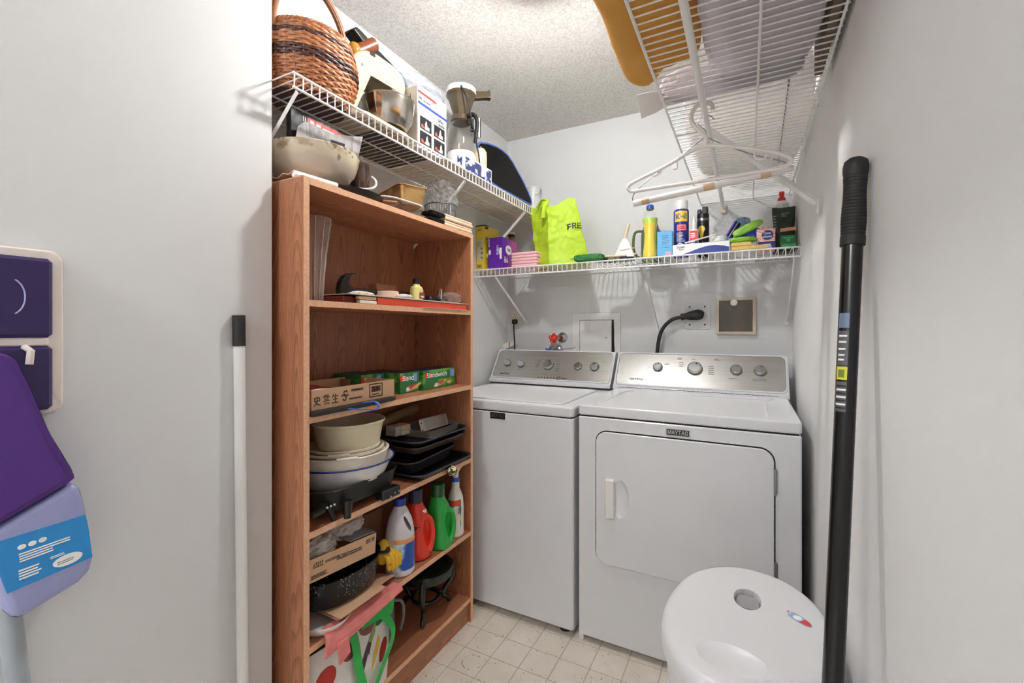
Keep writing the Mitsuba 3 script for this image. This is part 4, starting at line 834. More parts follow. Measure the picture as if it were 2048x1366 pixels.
for i, (x0, x1, y0, y1, h, lb) in enumerate(((-1.165, -1.076, 1.328, 1.532, .073, 'rightmost of three green food bag boxes on the second bookcase shelf, broad side out'), (-1.265, -1.087, 1.214, 1.318, .073, 'middle of three green food bag boxes on the second bookcase shelf'), (-1.29, -1.155, 1.10, 1.206, .074, 'leftmost of three green food bag boxes, behind the corner of the cardboard tray'))):
    t = thing('green_box', lb, 'box', 'green food bag boxes')
    part(t, 'carton', b2(x0, x1, y0, y1, Z2, Z2 + h, .001), 'm_zip_green', False)
    part(t, 'top', b2(x0 + .003, x1 - .003, y0 + .003, y1 - .003, Z2 + h, Z2 + h + .0006), 'm_zip_navy', False)
    w = y1 - y0
    part(t, 'lettering', PX(text('Sandwich' if i == 0 else 'Sand', .017, w * (.62 if i == 0 else .6)), x1, y0 + w * .10, Z2 + h * .62), 'm_light_ink', False)
    part(t, 'lettering', cat(PX(ext(Polygon(ell(.011, .011, 20)), .0003), x1, y0 + w * .08, Z2 + h * .74, .0002), PX(ext(Polygon(ell(.012, .009, 20)), .0003), x1, y0 + w * .22, Z2 + h * .73, .0002)), 'm_red_box', False)
    part(t, 'label', cat(PX(flat(.028 if i == 0 else .02, .030), x1, y1 - .034 if i == 0 else y0 + .07, Z2 + h * .52), onto(flat(.045, .022), (x0 + .02, y0, Z2 + .012), (1, 0, 0), (0, 0, 1), .0004)), 'm_zip_lab', False)
    part(t, 'print', cat(PX(ext(Polygon([(0, 0), (.05, .006), (.085, .022), (.08, .03), (.04, .018), (0, .008)]), .0003), x1, y0 + w * .3, Z2 + .004), PX(ext(Polygon(ell(.014, .007, 20)), .0003), x1, y0 + w * .8, Z2 + .017)), 'm_zip_bread', False)
    part(t, 'print', PX(ext(unary_union([Polygon(ell(.012, .006, 20)), affinity.translate(Polygon(ell(.008, .005, 20)), .014, .005)]), .0003), x1, y0 + w * .52, Z2 + .019, .0008), 'm_carton_red', False)
    part(t, 'print', PX(ext(Polygon(ell(.010, .008, 20)), .0003), x1, y0 + w * .38, Z2 + .013, .0008), 'm_light_ink', False)
# -- third shelf
mat('skillet', (28, 27, 26), .45, .0, spec=.35); mat('enamel_bowl', (226, 224, 222), .12, coat=.5); mat('blue_rim', (40, 50, 110), .3); mat('tub_white', (222, 214, 200), .35); mat('tub_cream', (216, 206, 176), .38)
ZQ = Z3
sk = thing('electric_skillet', 'black electric skillet on legs under the white bowls on the third bookcase shelf', 'skillet', at=(-1.135, .985, ZQ))
rs_ = lambda w, d, r, z: pz(rr(w, d, r, 10), z)
part(sk, 'pan', loft([rs_(.215, .27, .05, .020), rs_(.235, .29, .06, .024), rs_(.262, .325, .075, .078), rs_(.268, .331, .078, .082), rs_(.262, .325, .075, .084), rs_(.23, .285, .058, .030)]), 'm_skillet', 40)
for x, y in ((.127, -.088), (-.10, -.11), (-.10, .11), (.05, .12)):
    lo = .0
    part(sk, 'leg', lathe([(0, lo), (.0095, lo), (.0135, .030), (.0135, .045), (0, .045)], 20) if False else X(lathe([(0, lo), (.0095, lo), (.0138, .034), (.0138, .05), (0, .05)], 20), (x + (.011 if x > .12 else 0), y, 0)), 'm_black_plastic')
part(sk, 'socket', X(bx(.034, .075, .030, (0, 0, 0), .004), (.130, .083, .0165), rz=-4), 'm_black_plastic', False)
part(sk, 'socket_pins', cat(*[X(cyl(.0028, .006, n=10), (.146, .072 + .018 * i, .016 - .006 * (i == 0)), ry=90) for i in range(3)]), 'm_chrome')
part(sk, 'handle', cat(tube([(.10, -.13, .05), (.125, -.165, .045), (.12, -.19, .04)], .012, 8, flat=.6), X(bx(.012, .012, .05, (0, 0, 0), .002), (.118, -.125, .02), rx=25)), 'm_black_plastic')
part(sk, 'screw', cat(*[X(ico(1), (.136, -.155 + .012 * i, .052), s=.004) for i in range(3)]), 'm_chrome')
eb = thing('enamel_bowl', 'white enamel bowl with a thin blue rim sitting in the black skillet', 'bowl', at=(-1.135, 1.0, ZQ + .0315))
part(eb, 'bowl', lathe([(0, .001), (.075, 0), (.10, .008), (.132, .045), (.150, .088), (.158, .0945), (.156, .0965), (.147, .089), (.128, .046), (.098, .011), (0, .004)], 72), 'm_enamel_bowl', 60)
a = np.linspace(0, 2 * math.pi, 80, endpoint=False)
part(eb, 'rim', tube(np.c_[.158 * np.cos(a), .158 * np.sin(a), np.full(80, .0955)], .0028, 6, True), 'm_blue_rim')
for i, (r, z, h) in enumerate(((.141, .157, .078), (.124, .164, .018), (.110, .171, .018))):
    t = thing('nested_tub', ('largest and lowest', 'middle', 'smallest and topmost')[i] + ' of three nested white tubs stacked in the blue rimmed bowl', 'tub', at=(-1.135, 1.0 + .004 * i, ZQ))
    z0 = z - h
    part(t, 'tub', lathe([(0, z0), (r * .80, z0), (r * .86, z0 + .004), (r * .955, z - .012), (r, z - .008), (r + .002, z - .003), (r, z), (r * .97, z - .001), (r * .93, z - .006), (r * .90, z - .010), (0, z - .011)] if i else [(0, z0), (r * .82, z0), (r * .88, z0 + .006), (r * .975, z - .022), (r * .985, z - .010), (r, z - .008), (r + .003, z - .003), (r, z), (r * .97, z - .001), (r * .94, z - .010), (0, z - .012)], 72), 'm_tub_white', 60)
    if i < 2: part(t, 'tab', X(bx(.012, .06, .004, (0, 0, 0), .001), (r * .985 * math.cos(-.62 - i * .2), r * .985 * math.sin(-.62 - i * .2), z + .001), rz=math.degrees(-.62 - i * .2)), 'm_tub_white')
solo('cream_tub', X(lathe([(0, .001), (.088, 0), (.094, .006), (.105, .072), (.109, .075), (.1125, .079), (.1125, .083), (.109, .0845), (.104, .082), (.101, .074), (.090, .008), (0, .005)], 72), (-1.125, 1.018, ZQ + .1615)), 'm_tub_cream', 'deep cream plastic tub on top of the nested white tubs', 'tub', smooth=60)
mat('bake_dark', (34, 34, 38), .3, .4); mat('bake_blue', (62, 66, 76), .3, .4); mat('bake_brown', (70, 58, 52), .35, .4)
for i, (z, h, cx_, cy_, w, d, m, mr, tl, lb) in enumerate(((0, .024, -1.120, 1.376, .262, .345, 'm_bake_dark', 'm_bake_blue', 0, 'lowest of four dark baking trays, sticking out over the edge of the third shelf'),
        (.0235, .046, -1.142, 1.345, .235, .28, 'm_bake_dark', 'm_bake_brown', 3, 'deep dark baking pan, second from below in the stack of four trays'),
        (.086, .028, -1.135, 1.378, .245, .33, 'm_bake_brown', 'm_bake_brown', 0, 'brownish baking tray, second from the top in the stack of four trays'),
        (.1145, .022, -1.130, 1.376, .25, .335, 'm_bake_dark', 'm_bake_blue', 0, 'topmost of four dark baking trays, with the grater and a clear tray in it'))):
    t = thing('baking_tray', lb, 'tray', 'dark baking trays on the third shelf', at=(cx_, cy_, ZQ + z), rx=tl)
    part(t, 'tray', loft([rs_(w - .05, d - .05, .03, .001), rs_(w - .035, d - .035, .035, .004), rs_(w - .014, d - .014, .04, h - .003), rs_(w, d, .045, h - .002), rs_(w, d, .045, h), rs_(w - .016, d - .016, .04, h - .001), rs_(w - .04, d - .04, .033, .005)]), m, 40)
    part(t, 'rim', tube(rs_(w, d, .045, h - .001), .0028, 6, True), mr)
CT = film('tray_clear', (220, 216, 208), .25, .15)
t = thing('clear_tray', 'shallow clear plastic tray lying in the topmost dark baking tray', 'tray', at=(-1.125, 1.43, ZQ + .120), rz=4)
part(t, 'tray', loft([rs_(.14, .19, .02, .001), rs_(.15, .20, .02, .004), rs_(.165, .215, .03, .032), rs_(.172, .222, .03, .033)], True, False), CT, 40)
mat('grater', (196, 188, 176), .3, .7)
gr = thing('grater', 'flat steel grater leaning in the clear tray on the baking trays', 'grater', at=(-1.105, 1.43, ZQ + .162), rz=-2, ry=-18)
part(gr, 'plate', bx(.002, .165, .048, (0, 0, 0), .0006), 'm_grater', False)
k = part(gr, 'teeth', cat(*[bx(.002, .003, .0022, (.001, -.055 + i * .0062 + .003 * (j % 2), -.017 + j * .0048)) for i in range(21) for j in range(8)]), 'm_grey_ink', False)
labels[k] = {'kind': 'stuff'}
part(gr, 'frame', cat(bx(.004, .165, .004, (.0005, 0, .023), .0008), bx(.004, .004, .046, (.0005, .081, 0), .0008)), 'm_dull_chrome', False)
part(gr, 'hole', cat(X(cyl(.0025, .003, n=10), (0, -.074, .008), ry=90), X(cyl(.0025, .003, n=10), (0, -.074, -.018), ry=90)), 'm_ink')
for i, (y, z, h, m, w) in enumerate(((1.31, .127, .016, 'm_warm_white', .052), (1.307, .1445, .018, 'm_tape', .048), (1.265, .129, .036, 'm_grey_top', .03))):
    solo('small_tin', bx(.05, w, h, (-1.165, y, ZQ + z + h / 2 + .008), .0015), m, ('lower white small box left of the grater on the baking trays', 'beige small box on top of the white one beside the grater', 'grey small box left of the white and beige ones on the baking trays')[i], 'box', smooth=False)
mat('tube_kraft', (140, 112, 78), .7)
for i, (a_, b_, r) in enumerate((((-1.262, 1.10, .822), (-1.262, 1.505, .872), .020), ((-1.225, 1.15, .836), (-1.232, 1.33, .862), .016))):
    t = solo('cardboard_roll', tube(np.array([a_, b_]), r, 20), 'm_tube_kraft', ('long' if i == 0 else 'short') + ' brown cardboard roll behind the bowls on the third bookcase shelf', 'roll')
mat('scrub', mikit.proc(lambda p, n, uv: mix(lin((44, 38, 24)), lin((224, 210, 160)), smoothstep(.42, .52, fbm(p.x * 120, p.y * 120, p.z * 120, 2)))), .6)
solo('patterned_ball', lump(.019, .023, .018, (-.990, 1.392, .674), .10, 2.5, 41, 3), 'm_scrub', 'small cream and black patterned ball at the shelf edge above the spray bottle', 'ornament', smooth=True)
# -- fourth shelf
mat('bleach', (206, 202, 206), .38); mat('cap_blue', (32, 54, 140), .35); mat('jug_red', (214, 56, 36), .3); mat('jug_green', (34, 150, 58), .3); mat('cap_navy', (40, 40, 66), .3); mat('cap_green', (18, 70, 40), .25, coat=.4); mat('spray_white', (224, 218, 208), .38)
mat('lab_blue', mikit.proc(lambda p, n, uv: mix(lin((24, 70, 150)), lin((196, 222, 236)), smoothstep(.45, .75, fbm(p.y * 18 + p.x * 12, p.z * 30, 2, 3)))), .3)
mat('lab_orange', (222, 150, 96), .4); mat('lab_pale', (178, 194, 220), .4); mat('lab_teal', (64, 150, 156), .4)
def band(t, name, r, z0, z1, a0, a1, m, sx=1.0, sy=1.0):
    q = np.linspace(math.radians(a0), math.radians(a1), 16); C0 = lambda z, k: np.c_[r * k * sx * np.cos(q), r * k * sy * np.sin(q), np.full(16, z)]
    V = np.vstack([C0(z0, 1), C0(z1, 1), C0(z1, .985), C0(z0, .985)]); i = np.arange(15); F = []
    for k in range(4): A, B = k * 16, ((k + 1) % 4) * 16; F += [np.c_[A + i, A + i + 1, B + i + 1], np.c_[A + i, B + i + 1, B + i]]
    return part(t, name, trimesh.Trimesh(V, np.vstack(F), process=False), m, 40)
bl = thing('bleach_bottle', 'white bleach bottle with a blue cap and blue label on the fourth bookcase shelf', 'bottle', at=(-1.06, 1.183, Z4))
body = lathe([(0, .001), (.046, .001), (.049, .006), (.049, .125), (.047, .145), (.040, .180), (.026, .212), (.017, .226), (.016, .236), (0, .236)], 64)
hole = X(ico(4), (.020, .014, .172), s=(.09, .0062, .030), rz=-48, rx=24)
part(bl, 'body', cut(body, hole), 'm_bleach', 50)
part(bl, 'cap', lathe([(0, .228), (.0195, .228), (.020, .23), (.019, .252), (0, .254)], 32), 'm_cap_blue')
band(bl, 'label', .0494, .022, .118, -75, 42, 'm_lab_blue'); band(bl, 'label', .0494, .022, .122, 42, 70, 'm_lab_pale'); band(bl, 'label', .0496, .112, .126, -75, 42, 'm_lab_orange')
bl2 = band(bl, 'label', .0497, .122, .128, 30, 70, 'm_cap_blue')
def jug(name, label, at, a, b, h, mbody, mcap, capr, hx, m2, capz):
    t = thing(name, label, 'jug', at=at)
    e = lambda k, z, dx=0, dy=0: pz(ell(a * k, b * k, 64, 2.5) + np.array([dx, dy]), z)
    body = loft([e(.90, .001), e(.99, .006), e(1.0, .03), e(.99, h * .45), e(.90, h * .68, 0, -.002), e(.74, h * .84, 0, -.006), e(.58, h * .93, 0, -.010), e(.54, h * .95, 0, -.010), e(.54, h, 0, -.010)])
    hole = X(ico(4), (.02, b * .18, h * .45), s=(.10, b * .30, h * .24), rx=12)
    ring_ = X(ico(4), (a * 1.12, b * .15, h * .44), s=(a * .52, b * .62, h * .33), rx=12)
    part(t, 'body', cut(body, ring_), mbody, 50)
    part(t, 'handle', tube(spline([(a * .58, b * .02, h * .76), (a * .80, b * .42, h * .68), (a * .90, b * .66, h * .48), (a * .90, b * .58, h * .28), (a * .88, b * .25, h * .12)], 20), np.interp(np.linspace(0, 1, 20), [0, .5, 1], [.014, .0115, .014]), 14, flat=.85), mbody, 60)
    part(t, 'cap', X(lathe([(0, h), (capr, h), (capr, h + capz), (capr * .9, h + capz + .002), (0, h + capz + .002)], 36), (0, -.010, 0)), mcap)
    return t
t = jug('red_jug', 'red detergent jug with a dark cap between the bleach and the green jug', (-1.075, 1.292, Z4), .050, .046, .202, 'm_jug_red', 'm_cap_navy', .0255, 0, 0, .046)
band(t, 'label', .0505, .075, .125, -85, -40, 'm_ink', 1, .93); band(t, 'label', .038, .165, .178, -20, 8, 'm_light_ink', 1, .95)
t = jug('green_jug', 'green detergent jug with a dark green cap right of the red one', (-1.05, 1.393, Z4), .048, .046, .196, 'm_jug_green', 'm_cap_green', .0255, 0, 0, .046)
sp = thing('spray_bottle', 'white spray bottle with a blue collar at the far end of the fourth shelf', 'bottle', at=(-1.048, 1.497, Z4))
e = lambda k, z: pz(ell(.030 * k, .0355 * k, 48, 2.3), z)
part(sp, 'body', loft([e(.92, .001), e(1, .006), e(1, .06), e(.99, .12), e(.88, .155), e(.66, .178), e(.50, .19), e(.46, .215), e(.46, .222)]), 'm_spray_white', 50)
part(sp, 'collar', lathe([(0, .218), (.0175, .218), (.018, .22), (.018, .233), (0, .234)], 32), 'm_blue_plastic')
part(sp, 'head', loft([pz(rr(.022, .022, .008, 6), .233), pz(rr(.022, .024, .008, 6), .252), pz(rr(.024, .034, .008, 6, (0, .004)), .262), pz(rr(.024, .052, .008, 6, (0, .008)), .268), pz(rr(.022, .046, .008, 6, (0, .006)), .275)]), 'm_spray_white', 40)
band(sp, 'label', .0358, .04, .15, -110, -8, 'm_lab_teal', .85, 1.0); band(sp, 'label', .0361, .128, .150, -100, -8, 'm_red_box', .85, 1.0); band(sp, 'label', .0361, .065, .085, -100, -8, 'm_label_yellow', .85, 1.0)
part(sp, 'lettering', PX(text('OXY', .022, .026), .0312, -.029, .098), 'm_ink', False)
ro = thing('roaster', 'oval black roasting pan with white speckles on the fourth bookcase shelf', 'roasting pan', at=(-1.115, .955, .4185))
def _speck(p, n, uv):
    a, b, c = voronoi(p.y * 140 + p.x * 60, p.z * 140 + p.x * 90)
    return mix(lin((20, 19, 21)), lin((214, 214, 216)), smoothstep(.22, .14, a) * smoothstep(.62, .72, c) * smoothstep(.3, .6, fbm(p.y * 30, p.z * 30, 3, 2)))
mat('speckled', mikit.proc(_speck), .18, spec=.3, coat=.1)
e = lambda k, z: pz(ell(.105 * k, .142 * k, 72, 2.2), z)
part(ro, 'pan', loft([e(.80, 0), e(.88, .003), e(.95, .012), e(1.0, .075), e(1.045, .080), e(1.05, .084), e(1.02, .085), e(.985, .075), e(.93, .012), e(.80, .005)]), 'm_speckled', 50)
part(ro, 'handle', tube(spline([(.055, .120, .066), (.072, .148, .064), (.055, .166, .064), (.02, .175, .064), (-.02, .172, .065), (-.03, .138, .066)], 24), .008, 10, flat=.6), 'm_black_plastic')
cbx = thing('printed_box', 'long brown cardboard box with black print lying tilted on the black roasting pan', 'box', at=(-1.075, .905, .529), rx=-5.0)
part(cbx, 'walls', carton(.115, .240, .060), 'm_kraft', False)
for s, h, w, y, z in (('63211', .013, .032, -.108, .036), ('043800', .012, .042, -.03, .030), ('EDT. 92', .011, .034, .078, .040)):
    part(cbx, 'lettering', PX(text(s, h, w), .0576, y, z), 'm_ink_brown', False)
part(cbx, 'print', cat(PX(lines_art(.07, .012, 3, .5, 4), .0576, -.112, .008), PX(lines_art(.055, .008, 2, .4, 5), .0576, -.07, .038), PX(lines_art(.05, .012, 2, .5, 6), .0576, .015, .030)), 'm_ink_brown', False)
part(cbx, 'print', onto(ext(sbox(0, 0, .05, .045).difference(sbox(.006, .006, .044, .039)), .0003), (-.02, -.1201, .008), (1, 0, 0), (0, 0, 1), .0004), 'm_ink_brown', False)
mat('bag_white', (214, 206, 198), .4)
BW = film('bag_film', (222, 214, 206), .72, .25)
for i, (x, y, z, sx, sy, sz, lb) in enumerate(((-1.085, .855, .585, .045, .055, .040, 'crumpled white plastic bag in the near end of the printed box'), (-1.12, .975, .600, .05, .075, .035, 'crumpled white plastic bag in the far end of the printed box'))):
    solo('white_bag', lump(sx, sy, sz, (x, y, z), .34, 3.0, 51 + i, 4), BW, lb, 'bag', smooth=50)
solo('dark_cover', X(bx(.05, .10, .004, (0, 0, 0), .001), (-1.052, .985, .583), rx=-5), 'm_grey_ink', 'grey flat lid with a white stripe beside the bags in the printed box', 'lid', smooth=False)
mat('glove', (224, 176, 52), .7, sheen=.3)
gl = thing('yellow_glove', 'yellow work glove hanging over the end of the black roasting pan', 'glove')
part(gl, 'palm', lump(.020, .026, .040, (-1.075, 1.118, .466), .12, 2.5, 61, 3), 'm_glove', True)
for i in range(4):
    y = 1.100 + i * .0135
    part(gl, 'finger', tube(spline([(-1.066 + .003 * i, y, .475), (-1.046 + .004 * i, y + .004, .462), (-1.040 + .003 * i, y + .007, .435), (-1.040 + .002 * i, y + .008, .408 + .006 * abs(i - 1.5))], 12), [.0085] * 9 + [.008, .0065, .0035], 10), 'm_glove')
part(gl, 'stripe', cat(*[X(bx(.004, .006, .003, (0, 0, 0), .001), (-1.032, 1.106 + .013 * i, .44 + .01 * (i % 2))) for i in range(4)]), 'm_black_matte', False)
dsh = thing('white_dish', 'white oval dish under the paper bags at the near end of the fourth shelf', 'dish', at=(-1.095, .868, Z4))
e = lambda k, z: pz(ell(.112 * k, .080 * k, 56, 2.2), z)
part(dsh, 'dish', loft([e(.72, .001), e(.82, .003), e(.96, .022), e(1.0, .028), e(1.0, .031), e(.95, .028), e(.80, .008), e(.7, .006)]), 'm_enamel_bowl', 50)
pf = thing('paper_bags', 'flat stack of folded brown paper bags under the black roasting pan', 'paper bags')
for i in range(4):
    part(pf, 'sheet', X(b2(-1.22, -.995 + .004 * i, .862 + .003 * (i % 3), 1.045 - .012 * i, 0, .0016), (0, 0, .4085 + .0024 * i)), 'm_kraft', False)
part(pf, 'sheet', sheet(lambda u, v: np.stack([-1.15 + .13 * u, 1.03 + .085 * v, .402 + .035 * u * v * (1 - .3 * v) - .022 * v], -1), 8, 6, .0015), 'm_kraft')
mat('pink', mikit.proc(lambda p, n, uv: mix(lin((196, 106, 104)), lin((216, 130, 124)), noise(p.x * 50, p.y * 50, p.z * 50))), .85, sheen=.4)
po = thing('pot_holder', 'pink quilted pot holder hanging over the edge of the fourth shelf', 'pot holder')
def pot(u, v):
    y = .832 + .275 * u - .02 * v * (1 - u)
    drop = np.clip((v - .45) / .55, 0, 1)
    x = -1.020 + .026 * np.clip(v / .45, 0, 1) + .010 * np.sin(drop * 1.6)
    z = Z4 + .006 + .014 * np.clip(1 - v / .45, 0, 1) * (1 - u) - drop * (.040 - .030 * u) + .002 * np.abs(np.sin(u * 22)) * np.abs(np.sin(v * 9))
    return np.stack([x, y, z], -1)
part(po, 'cloth', sheet(pot, 60, 26, .008), 'm_pink', 60)
part(po, 'flap', sheet(lambda u, v: np.stack([-.976 + .006 * v, .846 + .035 * u, .360 - .040 * v - .014 * (1 - u) * v], -1), 10, 8, .007), 'm_pink', 60)
part(po, 'binding', tube(pot(np.linspace(0, 1, 40), np.full(40, 1.0)), .0045, 8), 'm_pink')
solo('brown_carton', b2(-1.295, -1.18, 1.08, 1.22, Z4, .56, .001), 'm_kraft_dark', 'plain brown carton standing at the back of the fourth shelf behind the bleach', 'box', smooth=False)
# -- bottom shelf
mat('tote', (218, 212, 206), .6, sheen=.2); mat('tote_green', (40, 168, 72), .5, sheen=.3); mat('veg_red', (168, 40, 28), .4); mat('veg_orange', (222, 140, 96), .5); mat('veg_purple', (60, 40, 54), .4); mat('veg_leaf', (30, 92, 48), .5); mat('veg_maroon', (122, 62, 54), .5); mat('veg_yellow', (214, 170, 60), .5); mat('veg_stem', (130, 150, 84), .5)
tb = thing('shopping_bag', 'white shopping bag printed with vegetables, with green straps, at the bottom of the bookcase', 'bag')
def tside(u, v):       # front face: u along y, v up
    y = .795 + (.270 + .035 * v) * u; z = Z5 + .002 + (.222 + .012 * np.sin(u * 3)) * v
    x = -1.0 - .035 * v * v + .010 * np.sin(u * 7) * v - .02 * (2 * u - 1) ** 2 * .6
    return np.stack([x, y, z], -1)
def tpt(u, v, off=0): return tside(np.array(u), np.array(v)) + np.array([off, 0, 0])
part(tb, 'front', sheet(tside, 30, 24, .002), 'm_tote', 60)
part(tb, 'side', sheet(lambda u, v: np.stack([-1.245 + (tside(1, v)[..., 0] + 1.245) * (1 - u), tside(1, v)[..., 1] - .03 * np.sin(u * 3.14) * v, tside(1, v)[..., 2]], -1), 12, 16, .002), 'm_tote', 60)
part(tb, 'side', sheet(lambda u, v: np.stack([-1.245 + (tside(0, v)[..., 0] + 1.245) * u, tside(0, v)[..., 1] + .02 * np.sin(u * 3.14) * v, tside(0, v)[..., 2]], -1), 12, 16, .002), 'm_tote', 60)
part(tb, 'back', sheet(lambda u, v: np.stack([-1.245 + 0 * u, .795 + (.27 + .035 * v) * (1 - u), tside(1 - u, v)[..., 2]], -1), 8, 8, .002), 'm_tote', 60)
def veg(poly, m, off=.0022):
    """flat print that follows the bag's front: poly in (u, v)"""
    g = ext(poly, .001); g = subdiv(g, .05); V = g.vertices.copy(); g.vertices = tside(V[:, 0], V[:, 1]) + np.c_[off + V[:, 2] * .3, np.zeros((len(V), 2))]
    part(tb, 'print', g, m, False)
E2 = lambda u, v, a, b, r=0: affinity.translate(affinity.rotate(Polygon(ell(a, b, 30)), r, origin=(0, 0)), u, v)
veg(E2(.15, .66, .10, .13, -20), 'm_veg_red'); veg(E2(.30, .30, .10, .15, -20), 'm_veg_orange'); veg(E2(.30, .30, .06, .10, -20), 'm_tape', .0028); veg(E2(.05, .25, .09, .12), 'm_veg_red'); veg(E2(.42, .78, .10, .13, 15), 'm_veg_maroon'); veg(E2(.72, .86, .13, .12, 10), 'm_veg_maroon'); veg(E2(.56, .95, .08, .06), 'm_veg_orange')
veg(Polygon([(.40, .05), (.48, .04), (.66, .42), (.74, .62), (.70, .66), (.60, .52)]), 'm_veg_purple'); veg(Polygon([(.70, .66), (.74, .62), (.80, .72), (.82, .84), (.76, .76)]), 'm_veg_stem', .0026); veg(Polygon([(.56, .28), (.60, .27), (.70, .50), (.68, .53)]), 'm_bag_white', .0028)
veg(Polygon([(.72, .30), (.80, .42), (.86, .60), (.84, .66), (.76, .48)]), 'm_veg_yellow'); veg(E2(.90, .44, .05, .14, -14), 'm_veg_red'); veg(E2(.93, .92, .07, .06), 'm_veg_red')
veg(unary_union([E2(.80, .93, .06, .05), E2(.86, .82, .07, .05, 40), E2(.74, .9, .03, .08)]), 'm_veg_leaf'); veg(unary_union([E2(.12, .44, .05, .012, 35), E2(.20, .46, .06, .012, -30), E2(.16, .42, .012, .06), E2(.06, .36, .05, .03, 60)]), 'm_veg_leaf', .0026)
def strap(P, w, m='m_tote_green', up=(1, 0, 0)): return part(tb, 'strap', tube(spline(P, 36), w, 8, flat=.10, up=up), m, 60)
strap([tpt(.46, .99, .006), tpt(.49, .80, .012), tpt(.50, .55, .014), tpt(.545, .30, .016), tpt(.60, .02, .016)], .0155, up=(1, .1, .1))
strap([tpt(.72, .98, .004), tpt(.84, .93, .010), tpt(.98, .72, .016), tpt(.995, .58, .020), tpt(.88, .36, .018), tpt(.74, .14, .016), tpt(.64, .02, .016)], .0135, up=(1, .2, 0))
part(tb, 'band', sheet(lambda u, v: tside(.62 + .38 * u, .84 + .15 * v) + np.stack([.004 + .012 * u, .02 * v * u, .008 * v * u], -1), 12, 8, .002), 'm_tote_green', 60)
GJ = film('jar_grey', (112, 108, 102), .5, .15)
jr = thing('glass_jug', 'grey clear jug standing behind the vegetable bag on the bottom shelf', 'jug', at=(-1.125, 1.155, Z5))
part(jr, 'body', lathe([(0, .001), (.040, .001), (.046, .01), (.050, .06), (.050, .13), (.044, .165), (.036, .185)], 44), GJ, True)
part(jr, 'handle', tube(spline([(.030, .040, .155), (.045, .056, .15), (.05, .062, .10), (.044, .052, .05)], 16), .006, 8), 'm_grey_ink')
mat('stand_green', (10, 24, 19), .2, coat=.2)
ps = thing('plant_stand', 'dark green glossy plant stand with curved legs on the bottom bookcase shelf', 'stand', at=(-1.120, 1.395, Z5))
a = np.linspace(0, 2 * math.pi, 56, endpoint=False)
prof = [(.088, .150), (.104, .148), (.110, .156), (.108, .166), (.112, .174), (.106, .182), (.090, .182), (.088, .170)]
part(ps, 'ring', loft([np.c_[r * np.cos(a), r * np.sin(a), np.full(56, z)] for r, z in prof], closed=True), 'm_stand_green', 50)
part(ps, 'plate', lathe([(0, .168), (.089, .168), (.089, .174), (0, .174)], 40), 'm_stand_green')
part(ps, 'lower_ring', tube(np.c_[.052 * np.cos(a), .052 * np.sin(a), np.full(56, .058)], .0075, 8, True), 'm_stand_green')
lg = [(.088, .176), (.108, .165), (.120, .135), (.117, .10), (.098, .075), (.082, .056), (.076, .040), (.086, .030), (.098, .022), (.104, .008)]
for k in range(3):
    q = math.radians(-57 + 120 * k)
    P = spline([(r * math.cos(q), r * math.sin(q), z) for r, z in lg], 30)
    part(ps, 'leg', tube(P, np.interp(np.linspace(0, 1, 30), [0, .25, .6, .85, 1], [.010, .0125, .0095, .0085, .0095]), 12, flat=1.0), 'm_stand_green', 60)
    part(ps, 'brace', tube([(.052 * math.cos(q), .052 * math.sin(q), .058), (.084 * math.cos(q), .084 * math.sin(q), .056)], .006, 8), 'm_stand_green')
# ------------------------------------------------------------------ on the wire shelf above the machines
ZB = 1.5375
PY = lambda m, x, y, z, off=.0004, u=(1, 0, 0): onto(m, (x, y, z), u, (0, 0, 1), off)     # flat art on a face turned to the front (-y)
mat('pack_yellow', (226, 196, 52), .4); mat('pack_pale', (206, 198, 160), .5)
t = thing('yellow_box', 'tall yellow carton with black print at the left end of the back wire shelf', 'box', at=(-1.2905, 2.152, ZB), rz=-4)
part(t, 'carton', b2(-.028, .028, -.068, .068, 0, .238, .001), 'm_pack_yellow', False)
part(t, 'lid', ext(Polygon([(-.029, -.069), (.029, -.069), (.029, -.03), (.0, .0), (-.029, -.03)]), .006, .237), 'm_ink', False)
part(t, 'panel', PY(flat(.044, .115), -.024, -.068, .050), 'm_pack_pale', False)
part(t, 'print', cat(PY(lines_art(.03, .03, 5, .3, 2), -.02, -.068, .125, .0008), PY(ext(unary_union([Point(.010, .012).buffer(.006), Point(.012, .038).buffer(.007), Point(.010, .062).buffer(.006)]), .0003), .0, -.068, .052, .0008), PY(bars(.026, .018, 12), -.018, -.068, .010), PY(flat(.030, .002), -.02, -.068, .212), PY(lines_art(.024, .012, 2, .4, 6), -.018, -.068, .216)), 'm_grey_ink', False)
part(t, 'lettering', onto(cat(X(lines_art(.10, .016, 2, .55, 3), (.006, .165, 0)), flat(.03, .012, .0, .222)), (.028, -.064, 0), (0, 1, 0), (0, 0, 1), .0004), 'm_ink', False)
mat('pack_purple', mikit.proc(lambda p, n, uv: mix(lin((96, 30, 158)), lin((188, 96, 160)), smoothstep(2.10, 2.24, p.y))), .35)
mat('pack_purple_top', (150, 70, 160), .35)
t = thing('purple_box', 'purple carton with white print beside the yellow one on the back shelf', 'box', at=(-1.200, 2.172, ZB), rz=0)
part(t, 'carton', b2(-.046, .044, -.085, .085, 0, .168, .0012), 'm_pack_purple', False)
part(t, 'print', cat(PY(X(text('Ultra', .012, .05), (0, 0, 0), rz=-90), .008, -.085, .125), PY(X(ext(unary_union([Polygon(ell(.009, .016, 20)), sbox(-.004, -.04, .008, .02)]), .0003), (.03, .09, 0)), 0, -.085, 0), PY(ext(Polygon(ell(.008, .014, 20)), .0003), -.036, -.085, .09), PY(flat(.004, .045), -.042, -.085, .12)), 'm_light_ink', False)
